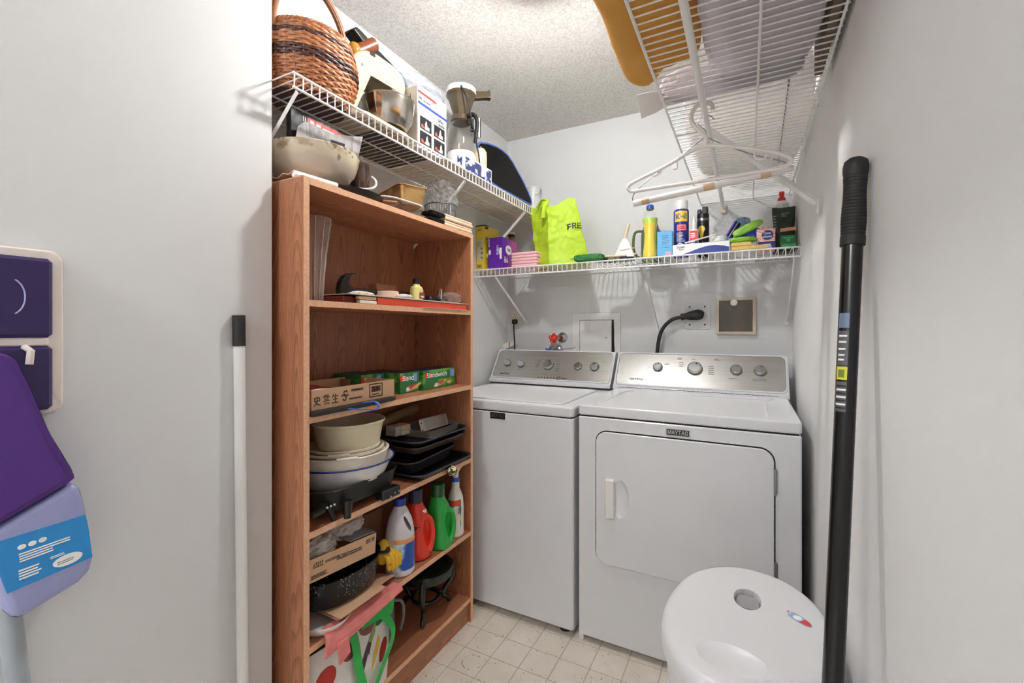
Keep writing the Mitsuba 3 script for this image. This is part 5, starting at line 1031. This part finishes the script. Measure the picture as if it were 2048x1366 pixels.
part(t, 'print', onto(cat(X(ext(Polygon(ell(.034, .026, 28)), .0003), (.066, .105, 0)), X(text('84', .034, .042), (.016, .032, 0))), (.044, -.085, 0), (0, 1, 0), (0, 0, 1), .0004), 'm_light_ink', False)
part(t, 'print', onto(X(text('FREE', .014, .04), (.048, .099, 0)), (.044, -.085, 0), (0, 1, 0), (0, 0, 1), .0009), 'm_cap_green', False)
mat('pink_pad', (234, 184, 190), .7, sheen=.3)
for i in range(5):
    solo('pink_cloth', X(rbox(.150, .115, .0155, .007), (-1.036 + .002 * (i % 2), 2.152, ZB + .0079 + i * .0158)), 'm_pink_pad', ('lowest', 'second from below', 'middle', 'second from the top', 'topmost')[i] + ' of five pale pink folded cloths stacked beside the purple carton', 'cloth', 'pale pink folded cloths')
t = thing('brown_bottle', 'brown bottle with a white and black cap behind the purple carton', 'bottle', at=(-1.221, 2.31, ZB))
part(t, 'body', lathe([(0, .001), (.026, .001), (.027, .01), (.027, .16), (.018, .195), (.016, .21), (0, .21)], 32), 'm_brown_block')
part(t, 'cap', lathe([(0, .21), (.019, .21), (.0195, .226), (0, .226)], 28), 'm_ink')
part(t, 'cap_top', lathe([(0, .2265), (.0195, .2265), (.0195, .238), (.017, .241), (0, .241)], 28), 'm_warm_white')
solo('white_card', X(bx(.07, .0015, .085, (0, 0, 0)), (-1.075, 2.33, ZB + .045), rx=-8, ry=20), 'm_bag_white', 'pale folded card leaning behind the pink cloths on the back shelf', 'card', smooth=False)
mat('pack_orange', (170, 78, 44), .35)
t = thing('orange_packet', 'orange and brown packet half hidden behind the lime green bag', 'packet', at=(-1.006, 2.29, ZB))
part(t, 'pouch', loft([pz(rr(.07, .03, .01), .001), pz(rr(.075, .036, .012), .05), pz(rr(.075, .03, .01), .13), pz(rr(.07, .006, .002), .175)]), 'm_pack_orange', 40)
part(t, 'label', bx(.04, .002, .05, (0, -.019, .07)), 'm_food_red', False)
# lime green carrier bag
mat('lime', (176, 208, 40), .55, sheen=.2)
gb = thing('lime_bag', 'upright lime green shopping bag with black print on the back wire shelf', 'bag')
def lime(u, v):       # closed ring u, height v
    u4 = u * 4; k = np.clip(np.floor(u4), 0, 3); f = u4 - k
    e = v ** .8; L_, C_, R_ = ((np.array(a)[:, None, None] + (np.array(b) - np.array(a))[:, None, None] * e) if np.ndim(e) == 2 else np.array(a)[:, None] + (np.array(b) - np.array(a))[:, None] * e for a, b in (((-.985, 2.165), (-1.040, 2.180)), ((-.882, 2.080), (-.905, 2.095)), ((-.692, 2.165), (-.777, 2.165))))
    B_ = L_ + R_ - C_; sel = lambda i: np.select([k == 0, k == 1, k == 2, k == 3], [C_[i] + (R_ - C_)[i] * f, R_[i] + (B_ - R_)[i] * f, B_[i] + (L_ - B_)[i] * f, L_[i] + (C_ - L_)[i] * f])
    x, y = sel(0), sel(1); bul = np.sin(f * 3.14) * np.where(k == 0, .016 * (1 - v) - .012 * v, np.where(k == 3, -.02 * v, 0)); x = x + .45 * bul; y = y - .9 * bul
    top = np.select([k == 0, k == 1, k == 2, k == 3], [.305 + .036 * f - .010 * np.sin(f * 6.28), .341 - .01 * f, .331 - .004 * f, .327 - .022 * f])
    z = ZB + .001 + top * v
    P = np.stack([x, y, z], -1)
    o = np.stack([meshkit.fbm(P * 13 + 10 * j, 3, 60 + j) - .5 for j in range(3)], -1); rdg = 1 - 2 * np.abs(meshkit.fbm(P * 16 + 5, 3, 70) - .5) * 2
    env = (.30 + .55 * np.clip(4 * v * (1 - v), 0, 1))[..., None]
    P = P + o * np.array([.020, .030, .006]) * env + np.array([0, 1, 0]) * (rdg * .010)[..., None] * env
    P[..., 2] = np.maximum(P[..., 2], ZB + .001)
    return P
part(gb, 'cloth', sheet(lime, 140, 60, .0016), 'm_lime', 50)
part(gb, 'bottom', ext(Polygon([(-.980, 2.165), (-.882, 2.084), (-.697, 2.165), (-.795, 2.24)]), .002, ZB), 'm_lime', False)
def lart(g, m, name, L=.006):
    g = subdiv(g, L); V = g.vertices.copy(); P = lime(np.clip(V[:, 0], 0, .9999) , V[:, 1])
    g.vertices = P + np.array([0, -.0022, 0]) - V[:, 2:3] * np.array([0, .3, 0]); part(gb, name, g, m, False)
lt = text('FRE', .082, .108); lt.apply_translation((.142, .535, 0)); lart(lt, 'm_ink', 'lettering', .02)
la = lines_art(.11, .03, 2, .35, 8); la.apply_translation((.13, .06, 0)); lart(la, 'm_ink', 'print', .02)
part(gb, 'knot', cat(tube(spline([(-.975, 2.135, ZB + .310), (-.945, 2.12, ZB + .334), (-.918, 2.105, ZB + .338), (-.900, 2.10, ZB + .325), (-.908, 2.085, ZB + .300), (-.918, 2.085, ZB + .24)], 30), .011, 8, flat=.35), lump(.020, .010, .02, (-.918, 2.105, ZB + .312), .3, 3, 77, 3)), 'm_lime', 50)
mat('green_pack', (36, 112, 50), .5)
solo('green_packet', lump(.068, .030, .016, (-.675, 2.098 - .02, ZB + .0165), .10, 3, 81, 4, p=4.5), 'm_green_pack', 'flat dark green packet lying before the lime green bag', 'packet', smooth=True)
solo('wooden_stick', tube(spline([(-.640, 2.105, ZB + .018), (-.60, 2.11, ZB + .021), (-.54, 2.115, ZB + .021), (-.505, 2.12, ZB + .022)], 16), np.interp(np.linspace(0, 1, 16), [0, .2, 1], [.005, .008, .009]), 10, flat=.7), 'm_pale_wood', 'pale wooden brush stick lying before the white scraper', 'stick')
mat('camo', mikit.proc(lambda p, n, uv: mix(lin((30, 34, 44)), lin((126, 140, 96)), smoothstep(.48, .56, fbm(p.x * 40, p.y * 40, 0, 2)))), .6)
solo('folded_cloth', lump(.085, .05, .0065, (-.56, 2.14, ZB + .007), .15, 3, 83, 3, p=4), 'm_camo', 'dark and green patterned folded cloth under the wooden stick on the back shelf', 'cloth', smooth=True)
sc = thing('hand_scraper', 'white triangular hand scraper with a cream handle and a wound cord', 'scraper', at=(-.522, 2.165, ZB), rz=0)
part(sc, 'blade', onto(loft([pz(q * k, z) for q in [np.array(Polygon([(-.050, .018), (.052, .016), (.020, .098), (.006, .112), (-.012, .108)]).buffer(-.004).buffer(.004).exterior.segmentize(.006).coords)[:-1]] for k, z in ((1, 0), (1.0, .010), (.96, .014))]), (0, -.02, 0), (1, 0, 0), (0, .15, 1), 0), 'm_white_plastic', 40)
part(sc, 'handle', tube(spline([(.0, -.012, .10), (.004, -.005, .13), (.012, .0, .165), (.014, .002, .180)], 14), np.linspace(.007, .0085, 14), 10), 'm_pot_cream')
a = np.linspace(0, 6.28, 40)
part(sc, 'cord', cat(*[tube(np.c_[.05 * (1 - .12 * j) * np.cos(a) + .004, -.004 + .024 * np.sin(a), .035 + .022 * j + .006 * np.sin(a + j)], .0028, 6) for j in range(2)], tube(spline([(.04, -.01, .02), (.065, -.02, .035), (.078, -.01, .02), (.06, 0, .008)], 16), .0028, 6)), 'm_bag_white')
mat('olive', (96, 112, 74), .45)
gj = thing('green_jug', 'olive green plastic jug with a loop handle behind the yellow bottle', 'jug', at=(-.430, 2.315, ZB))
part(gj, 'body', lathe([(0, .001), (.045, .001), (.048, .01), (.047, .15), (.040, .175), (.030, .21), (.028, .225), (0, .226)], 40), 'm_olive')
part(gj, 'handle', tube(spline([(-.040, -.006, .168), (-.072, -.006, .168), (-.084, -.006, .14), (-.082, -.006, .07), (-.062, -.006, .04), (-.040, -.006, .035)], 24), .0085, 8, flat=.8), 'm_olive')
part(gj, 'label', X(bx(.012, .002, .05, (0, 0, 0)), (.036, -.03, .17), ry=-35), 'm_ink', False)
mat('liquid', mikit.proc(lambda p, n, uv: mix(lin((250, 222, 84)), lin((190, 222, 100)), smoothstep(1.68, 1.71, p.z))), .2)
sb2 = thing('clear_bottle', 'clear bottle of yellow green liquid with a blue cap on the back wire shelf', 'bottle', at=(-.397, 2.120, ZB))
pr = [(0, .001), (.031, .001), (.0325, .006), (.0325, .02), (.027, .07), (.0255, .11), (.029, .145), (.034, .165), (.0345, .185), (.030, .205), (.018, .218), (.0135, .222), (.0135, .228)]
part(sb2, 'shell', lathe(pr[1:], 44), thin_glass('bottle_clear'), True)
part(sb2, 'liquid', lathe([(0, .003)] + [(r - .0016, z) for r, z in pr[1:8]] + [(.0325, .182), (0, .182)], 44), 'm_liquid')
part(sb2, 'cap', lathe([(0, .226), (.0165, .226), (.017, .229), (.0168, .240), (.013, .245), (0, .246)], 32), 'm_blue_plastic')
part(sb2, 'collar', lathe([(.0135, .222), (.0155, .223), (.0155, .2255), (.0135, .226)], 28), 'm_grey_ink')
mat('light_blue', (92, 172, 222), .35)
t = thing('light_blue_box', 'small light blue box between the clear bottle and the blue spray can', 'box', at=(-.330, 2.120, ZB), rz=3)
part(t, 'carton', b2(-.033, .033, -.022, .022, 0, .115, .003), 'm_light_blue', False)
part(t, 'print', PY(lines_art(.036, .06, 8, .3, 3), -.012, -.022, .04), 'm_lab_blue', False)
part(t, 'print', PY(X(lines_art(.03, .018, 2, .7, 5), (.002, .006, 0)), 0, -.022, 0), 'm_pink_pad', False)
mat('can_blue', (32, 46, 128), .25, coat=.3); mat('can_yellow', (236, 204, 70), .35); mat('can_pink', (236, 132, 110), .4)
def aband(t, name, r, z0, z1, c, half, m):       # a patch round a can, facing the room at angle c (degrees)
    return band(t, name, r, z0, z1, c - half, c + half, m)
cn = thing('spray_can', 'tall blue and yellow spray can with a white cap on the back shelf', 'spray can', at=(-.268, 2.172, ZB))
part(cn, 'body', lathe([(0, .001), (.032, .001), (.0328, .003), (.0328, .212), (.030, .217), (.0275, .219), (0, .219)], 44), 'm_can_blue')
part(cn, 'cap', lathe([(0, .218), (.0285, .218), (.0290, .22), (.0288, .255), (.027, .259), (0, .260)], 40), 'm_white_plastic')
aband(cn, 'label', .0331, .160, .208, -84, 52, 'm_can_yellow'); aband(cn, 'label', .0332, .120, .146, -80, 36, 'm_can_pink')
def around(t, name, s, h, w, r, z, c, m):
    """lettering bent round a can: middle at angle c (degrees from +x), drawn left to right for a viewer outside"""
    g = text(s, h, w) if isinstance(s, str) else s.copy()
    g = subdiv(g, .004); V = g.vertices.copy(); w = V[:, 0].max(); q = math.radians(c) + (V[:, 0] - w / 2) / r
    g.vertices = np.c_[(r + V[:, 2]) * np.cos(q), (r + V[:, 2]) * np.sin(q), z + V[:, 1]]
    part(t, name, g, m, False)
around(cn, 'lettering', 'WD-40', .024, .052, .0334, .172, -84, 'm_can_blue')
around(cn, 'lettering', lines_art(.034, .016, 2, .7, 3), 0, 0, .0335, .125, -80, 'm_carton_red')
around(cn, 'print', lines_art(.04, .045, 8, .35, 4), 0, 0, .0334, .068, -86, 'm_light_ink')
around(cn, 'print', ext(unary_union([Point(.02, .02).buffer(.013).difference(Point(.02, .02).buffer(.0085)), Point(.02, .02).buffer(.004)]), .0003), 0, 0, .0334, .03, -98, 'm_light_ink')
gs = thing('glue_bottle', 'small white glue bottle with a red and blue label beside the blue spray can', 'bottle', at=(-.211, 2.142, ZB))
part(gs, 'body', loft([pz(ell(.0185, .012, 32, 2.3), .001), pz(ell(.0195, .013, 32, 2.3), .004), pz(ell(.0195, .013, 32, 2.3), .112), pz(ell(.015, .011, 32), .118)]), 'm_white_plastic', 50)
part(gs, 'nozzle', lathe([(0, .117), (.0105, .117), (.0105, .14), (.007, .160), (.003, .178), (0, .178)], 24), 'm_white_plastic')
part(gs, 'label', PY(flat(.033, .04), -.0165, -.0131, .07), 'm_carton_red', False); part(gs, 'label', PY(flat(.033, .02), -.0165, -.0131, .049), 'm_can_blue', False); part(gs, 'print', cat(PY(lines_art(.026, .024, 3, .5, 3), -.013, -.0131, .08, .0009), PY(lines_art(.026, .012, 2, .5, 4), -.013, -.0131, .053, .0009)), 'm_light_ink', False)
bs = thing('black_can', 'black spray can with a yellow lamp picture and grey band on the back shelf', 'spray can', at=(-.180, 2.222, ZB))
part(bs, 'body', lathe([(0, .001), (.0255, .001), (.0262, .003), (.0262, .168), (.024, .174), (0, .174)], 40), 'm_black_plastic')
part(bs, 'cap', cat(lathe([(0, .176), (.0262, .176), (.0265, .178), (.0265, .198), (0, .198)], 36), X(rbox(.024, .044, .034, .005), (.010, 0, .213)), X(rbox(.018, .044, .024, .004), (-.014, 0, .208))), 'm_black_plastic')
part(bs, 'ring', lathe([(.0264, .166), (.0270, .168), (.0270, .176), (.0264, .178)], 40), 'm_dull_chrome')
around(bs, 'print', ext(unary_union([Point(.0, .03).buffer(.0155), Polygon([(-.010, .02), (.010, .02), (.006, -.008), (-.006, -.008)])]), .0004).apply_translation((.0155, 0, 0)), 0, 0, .0264, .098, -100, 'm_can_yellow')
wx = thing('white_box', 'low white box with a blue wave lying at the front of the back shelf', 'box')
part(wx, 'carton', b2(-.293, -.066, 2.086, 2.118, ZB, ZB + .046, .001), 'm_carton_white', False)
u_ = np.linspace(0, 1, 30)
part(wx, 'print', PY(ext(Polygon(np.vstack([np.c_[.04 + .185 * u_, .002 + .034 * np.sin(u_ * 2.6) ** 1.0 * (u_ ** .3)], [(.225, .001), (.03, .001)]])), .0003), -.293, 2.086, ZB), 'm_cap_blue', False)
part(wx, 'lettering', cat(PY(text('Crown', .010, .034), -.278, 2.086, ZB + .029), PY(text('Brand', .005, .02), -.268, 2.086, ZB + .021)), 'm_ink', False)
ld = thing('white_cup', 'small round white plastic cup lying behind the white box on the back shelf', 'cup', at=(-.112, 2.166, ZB))
part(ld, 'cup', lathe([(0, .001), (.026, .001), (.034, .055), (.0365, .056), (.0365, .076), (.035, .079), (0, .080)], 40), 'm_white_plastic')
solo('white_spoon', tube([(-.245, 2.105, ZB + .054), (-.12, 2.12, ZB + .083)], .0032, 8), 'm_warm_white', 'thin white plastic stick lying across the white box and the round cup', 'stick')
mat('violet', (96, 70, 168), .35); mat('zip_blue', (40, 112, 190), .3); mat('zip_lime', (140, 190, 66), .35); mat('royal', (30, 64, 180), .35)
br2 = thing('purple_brush', 'purple flat brush standing at a slant behind the white box', 'brush')
part(br2, 'back', tube([(-.094, 2.19, ZB + .06), (-.044, 2.205, ZB + .150)], .0125, 4, flat=.55, up=(.8, 0, -.5)), 'm_violet', False)
part(br2, 'bristles', tube([(-.078, 2.20, ZB + .055), (-.030, 2.212, ZB + .140)], .014, 4, flat=.5, up=(.8, 0, -.5)), 'm_dark_stuff', False)
for i, (x, y, z, a_, b_, c_, m, nm, lb) in enumerate(((-.020, 2.125, .048, .050, .030, .012, 'm_zip_lime', 'food_bag', 'lime green folded food bag above the yellow sponge packs'), (.002, 2.165, .078, .045, .025, .030, 'm_royal', 'food_bag', 'royal blue folded bag behind the lime green one on the back shelf'), (-.060, 2.150, .055, .022, .020, .010, 'm_zip_blue', 'food_bag', 'light blue bag corner beside the white box on the back shelf'))):
    solo(nm, lump(a_, b_, c_, (x, y, ZB + z), .22, 3, 91 + i, 4, p=2.6), m, lb, 'bag', smooth=True)
solo('green_bag', X(lump(.055, .010, .016, (0, 0, 0), .2, 3, 97, 3, p=3), (.000, 2.128, ZB + .098), ry=-24), 'm_zip_lime', 'bright green bag edge slanting above the royal blue bag', 'bag', smooth=True)
solo('clear_bag', lump(.062, .045, .060, (-.070, 2.305, ZB + .135), .3, 2.8, 95, 4), FILM2, 'crumpled clear bag behind the purple brush on the back shelf', 'bag', smooth=True)
solo('blue_bag', lump(.036, .02, .05, (-.020, 2.270, ZB + .125), .25, 2.8, 96, 3), film('film_teal', (60, 120, 150), .5, .2), 'teal plastic bag standing behind the green and blue bags', 'bag', smooth=True)
mat('sponge', mikit.proc(lambda p, n, uv: mix(lin((206, 172, 96)), lin((232, 204, 130)), noise(p.x * 300, p.y * 300, p.z * 300))), .8)
for i, (x, w, z) in enumerate(((.01, .135, .0), (-.022, .075, .0165))):
    solo('sponge_pack', X(rbox(w, .05, .0155, .003), (x, 2.095 + .002 * i, ZB + z + .008)), 'm_sponge', ('long lower' if i == 0 else 'short upper') + ' yellow sponge pack at the front of the back shelf', 'sponge')
mat('salmon', mikit.proc(lambda p, n, uv: mix(lin((232, 150, 140)), lin((240, 208, 200)), smoothstep(.35, .65, noise(p.x * 10, p.z * 260 + p.x * 120, 0)))), .4)
t = thing('powder_box', 'pink and blue powder box with a cream screw cap near the right end', 'box', at=(.068, 2.158, ZB))
part(t, 'carton', b2(-.034, .034, -.03, .03, 0, .090, .002), 'm_salmon', False)
part(t, 'label', PY(flat(.062, .034), -.028, -.03, .002), 'm_can_blue', False)
part(t, 'label', PY(ext(Polygon(ell(.021, .020, 30)), .0003), .006, -.03, .062), 'm_can_blue', False)
part(t, 'lettering', cat(PY(text('Cow', .010, .026), -.008, -.03, .066, .0009), PY(text('BRAND', .008, .034), -.012, -.03, .052, .0009), PY(lines_art(.036, .018, 3, .6, 5), -.012, -.03, .010, .0009)), 'm_light_ink', False)
part(t, 'cap', lathe([(0, .090), (.0135, .090), (.0140, .092), (.0135, .103), (0, .104)], 24), 'm_pot_cream')
mat('bag_green_dark', (26, 40, 26), .4, sheen=.2)
t = thing('green_seed_bag', 'dark green printed bag standing in the right corner of the back shelf', 'bag', at=(.137, 2.235, ZB))
part(t, 'pouch', crumple(loft([pz(rr(.080, .07, .02), .001), pz(rr(.086, .075, .02), .05), pz(rr(.080, .06, .02), .12), pz(rr(.084, .03, .01), .165), pz(rr(.088, .008, .003), .195)]), .004, 30, 3, .012), 'm_bag_green_dark', 50)
part(t, 'print', cat(PY(lines_art(.03, .02, 4, .3, 2), -.012, -.030, .145, .012), PY(lines_art(.012, .06, 5, .4, 7), -.038, -.034, .10, .006)), 'm_veg_stem', False)
t = thing('glue_bottle', 'white glue bottle with a red nozzle in the right corner behind the dark green bag', 'bottle', at=(.135, 2.315, ZB))
part(t, 'body', lathe([(0, .001), (.028, .001), (.029, .006), (.029, .20), (.0285, .225), (.020, .238), (.014, .242), (0, .242)], 36), 'm_white_plastic')
part(t, 'nozzle', lathe([(0, .240), (.0155, .240), (.0155, .255), (.010, .258), (.009, .268), (.0115, .272), (.010, .282), (.004, .285), (0, .285)], 28), 'm_red_plastic')
mat('tan', (214, 160, 126), .6); mat('green_carton', (24, 92, 50), .4); mat('green_light', (60, 160, 96), .4)
solo('tan_card', X(bx(.056, .002, .014, (0, 0, 0)), (.148, 2.150, ZB + .083), ry=-3), 'm_tan', 'small tan card sticking up behind the green box in the right corner', 'card', smooth=False)
t = thing('green_carton', 'small green box with light green stripes in the right corner of the back shelf', 'box', at=(.147, 2.150, ZB), rz=0)
part(t, 'carton', b2(-.028, .028, -.03, -.004, 0, .054, .001), 'm_green_carton', False)
part(t, 'print', cat(PY(flat(.05, .012), -.024, -.03, .006), PY(flat(.036, .007), -.018, -.03, .040), PY(flat(.012, .010), -.006, -.03, .028)), 'm_green_light', False)
# ------------------------------------------------------------------ on the right wire shelf and its rod
ZR = 1.8495
mat('mustard', mikit.proc(lambda p, n, uv: mix(lin((188, 132, 54)), lin((206, 152, 72)), fbm(p.x * 20, p.y * 20, p.z * 20, 2))), .85, sheen=.5)
pw = thing('mustard_cushion', 'rolled mustard yellow cushion lying over the front edge of the right shelf', 'cushion')
def roll(u, v):
    yy = .45 + .80 * v; q = 2 * math.pi * u; r = (1 + .05 * np.sin(9 * v + 2 * np.sin(q))) * np.where(v > .92, np.sqrt(np.clip(1 - ((v - .92) / .08) ** 2 * .92, 0, 1)), 1.0)
    P = np.stack([-.232 + .062 * r * np.cos(q) + .012 * (1 - v), yy - .10 * np.clip(np.cos(q), 0, 1) * np.clip(v - .6, 0, 1) * 1.2, ZR + .058 + .056 * r * np.sin(q)], -1)
    return P + .006 * np.stack([meshkit.fbm(P * 18 + 9 * k, 3, k + 5) - .5 for k in range(3)], -1)
uu, vv = np.meshgrid(np.linspace(0, 1, 49)[:-1], np.linspace(0, 1, 50), indexing='ij'); Pr = roll(uu, vv)
part(pw, 'roll', loft([Pr[:, j] for j in range(50)]), 'm_mustard', 60)
fd = crumple(subdiv(rbox(.135, .66, .085, .035, (-.162, .84, ZR + .0455)), .02), .008, 22, 9)
fd.vertices[:, 2] = np.maximum(fd.vertices[:, 2], ZR + .0005)
part(pw, 'fold', fd, 'm_mustard', 60)
BW2 = sheer('bag_film_grey', (214, 210, 214), 1.0)
sheer('bundle_white', (232, 230, 228), 1.1)
mat('bedding', (222, 218, 216), .8, sheen=.3)
bd = thing('bedding_bag', 'clear plastic bag of white bedding beside the mustard cushion on the right shelf', 'bag')
def flatl(sx, sy, sz, c, amp, fr, seed, p): m = lump(sx, sy, sz, c, amp, fr, seed, 5, p=p); m.vertices[:, 2] = np.maximum(m.vertices[:, 2], ZR + .0004); return m
part(bd, 'film', flatl(.118, .44, .11, (.028, .89, ZR + .10), .05, 5, 101, 5), BW2, 50)
part(bd, 'bedding', flatl(.090, .41, .09, (.035, .88, ZR + .10), .08, 4, 102, 4), 'm_bundle_white', 50)
part(bd, 'film', flatl(.165, .052, .030, (-.045, 1.306, ZR + .029), .06, 5, 106, 4), BW2, 50)
part(bd, 'corner', crumple(sheet(lambda u, v: np.stack([-.275 + .15 * u, 1.27 + .07 * v + .03 * u, ZR + .014 - .035 * (1 - u) * v + .02 * u], -1), 12, 10, .0015), 0.004, 30, 4), 'm_bedding', 50)
wf = thing('white_bundle', 'wide flat white bundle in a plastic cover on the far half of the right shelf', 'bundle')
q = flatl(.170, .355, .06, (-.005, 1.715, ZR + .055), .05, 5, 104, 6)
part(wf, 'cover', q, 'm_bundle_white', 50)
part(wf, 'seam', tube([(.095, 1.34, ZR + .0022), (.105, 2.0, ZR + .0022)], .0022, 6), 'm_grey_ink')
solo('brown_gap_slab', b2(.150, .168, .95, 1.36, ZR + .001, ZR + .16, .002), mat('gap_slab', (104, 88, 74), .6), 'dark brown slab standing in for the dark gap along the wall on the right shelf', 'gap_slab', smooth=False)  # brown slab put where a dark gap shows beside the wall
mat('hanger_white', (226, 222, 218), .35); mat('tape_tan', (200, 172, 142), .5)
hg = thing('coat_hanger', 'white tubular plastic coat hanger hooked over the rod of the right shelf', 'hanger')
yh = 1.33
part(hg, 'hook', tube(spline([(-.101, yh, 1.712), (-.101, yh, 1.735), (-.128, yh, 1.770), (-.138, yh, 1.80), (-.127, yh, 1.823), (-.105, yh, 1.832), (-.086, yh, 1.822), (-.083, yh, 1.806)], 36), .0058, 8), 'm_hanger_white')
part(hg, 'shoulders', tube(spline([(-.101, yh, 1.712), (-.055, yh, 1.703), (.03, yh, 1.676), (.085, yh, 1.652), (.098, yh, 1.636), (.085, yh, 1.623), (.06, yh, 1.620), (-.10, yh, 1.617), (-.28, yh, 1.615), (-.306, yh, 1.618), (-.312, yh, 1.630), (-.296, yh, 1.642), (-.21, yh, 1.672), (-.14, yh, 1.703), (-.115, yh, 1.711)], 120, True), .0055, 8, True), 'm_hanger_white')
part(hg, 'notch', cat(*[tube(spline([(s * .118 - .101, yh, 1.672), (s * .122 - .101, yh, 1.655), (s * .14 - .101, yh, 1.652), (s * .145 - .101, yh, 1.662)], 12), .003, 6) for s in (-1, 1)]), 'm_hanger_white')
h2 = thing('trouser_hanger', 'white rolled trouser hanger with tan tape bands hanging behind the plastic coat hanger', 'hanger')
yh = 1.405
B0, B1 = np.array([-.313, yh, 1.600]), np.array([.110, yh, 1.640])
part(h2, 'bar', tube(np.array([B0, B0 + (B1 - B0) * .98, B1]), [.0105, .0095, .006], 14), 'm_hanger_white')
for f0_, f1_ in ((.06, .115), (.475, .545), (.815, .875)): part(h2, 'tape', tube(np.array([B0 + (B1 - B0) * f0_, B0 + (B1 - B0) * f1_]), .0108, 14), 'm_tape_tan')
part(h2, 'wire', cat(tube(spline([B0, (-.314, yh, 1.625), (-.24, yh, 1.685), (-.13, yh, 1.752), (-.108, yh, 1.765), (-.086, yh, 1.752), (.02, yh, 1.69), (.085, yh, 1.66), B1], 50), .0015, 6), tube(spline([(-.108, yh, 1.765), (-.108, yh, 1.785), (-.128, yh, 1.812), (-.105, yh, 1.8285), (-.084, yh, 1.812)], 24), .0015, 6)), 'm_dull_chrome')
part(h2, 'clip', cat(*[bx(.014, .006, .03, (x, yh, z), .002) for x, z in ((-.19, 1.70), (.055, 1.66))]), 'm_white_plastic', False)
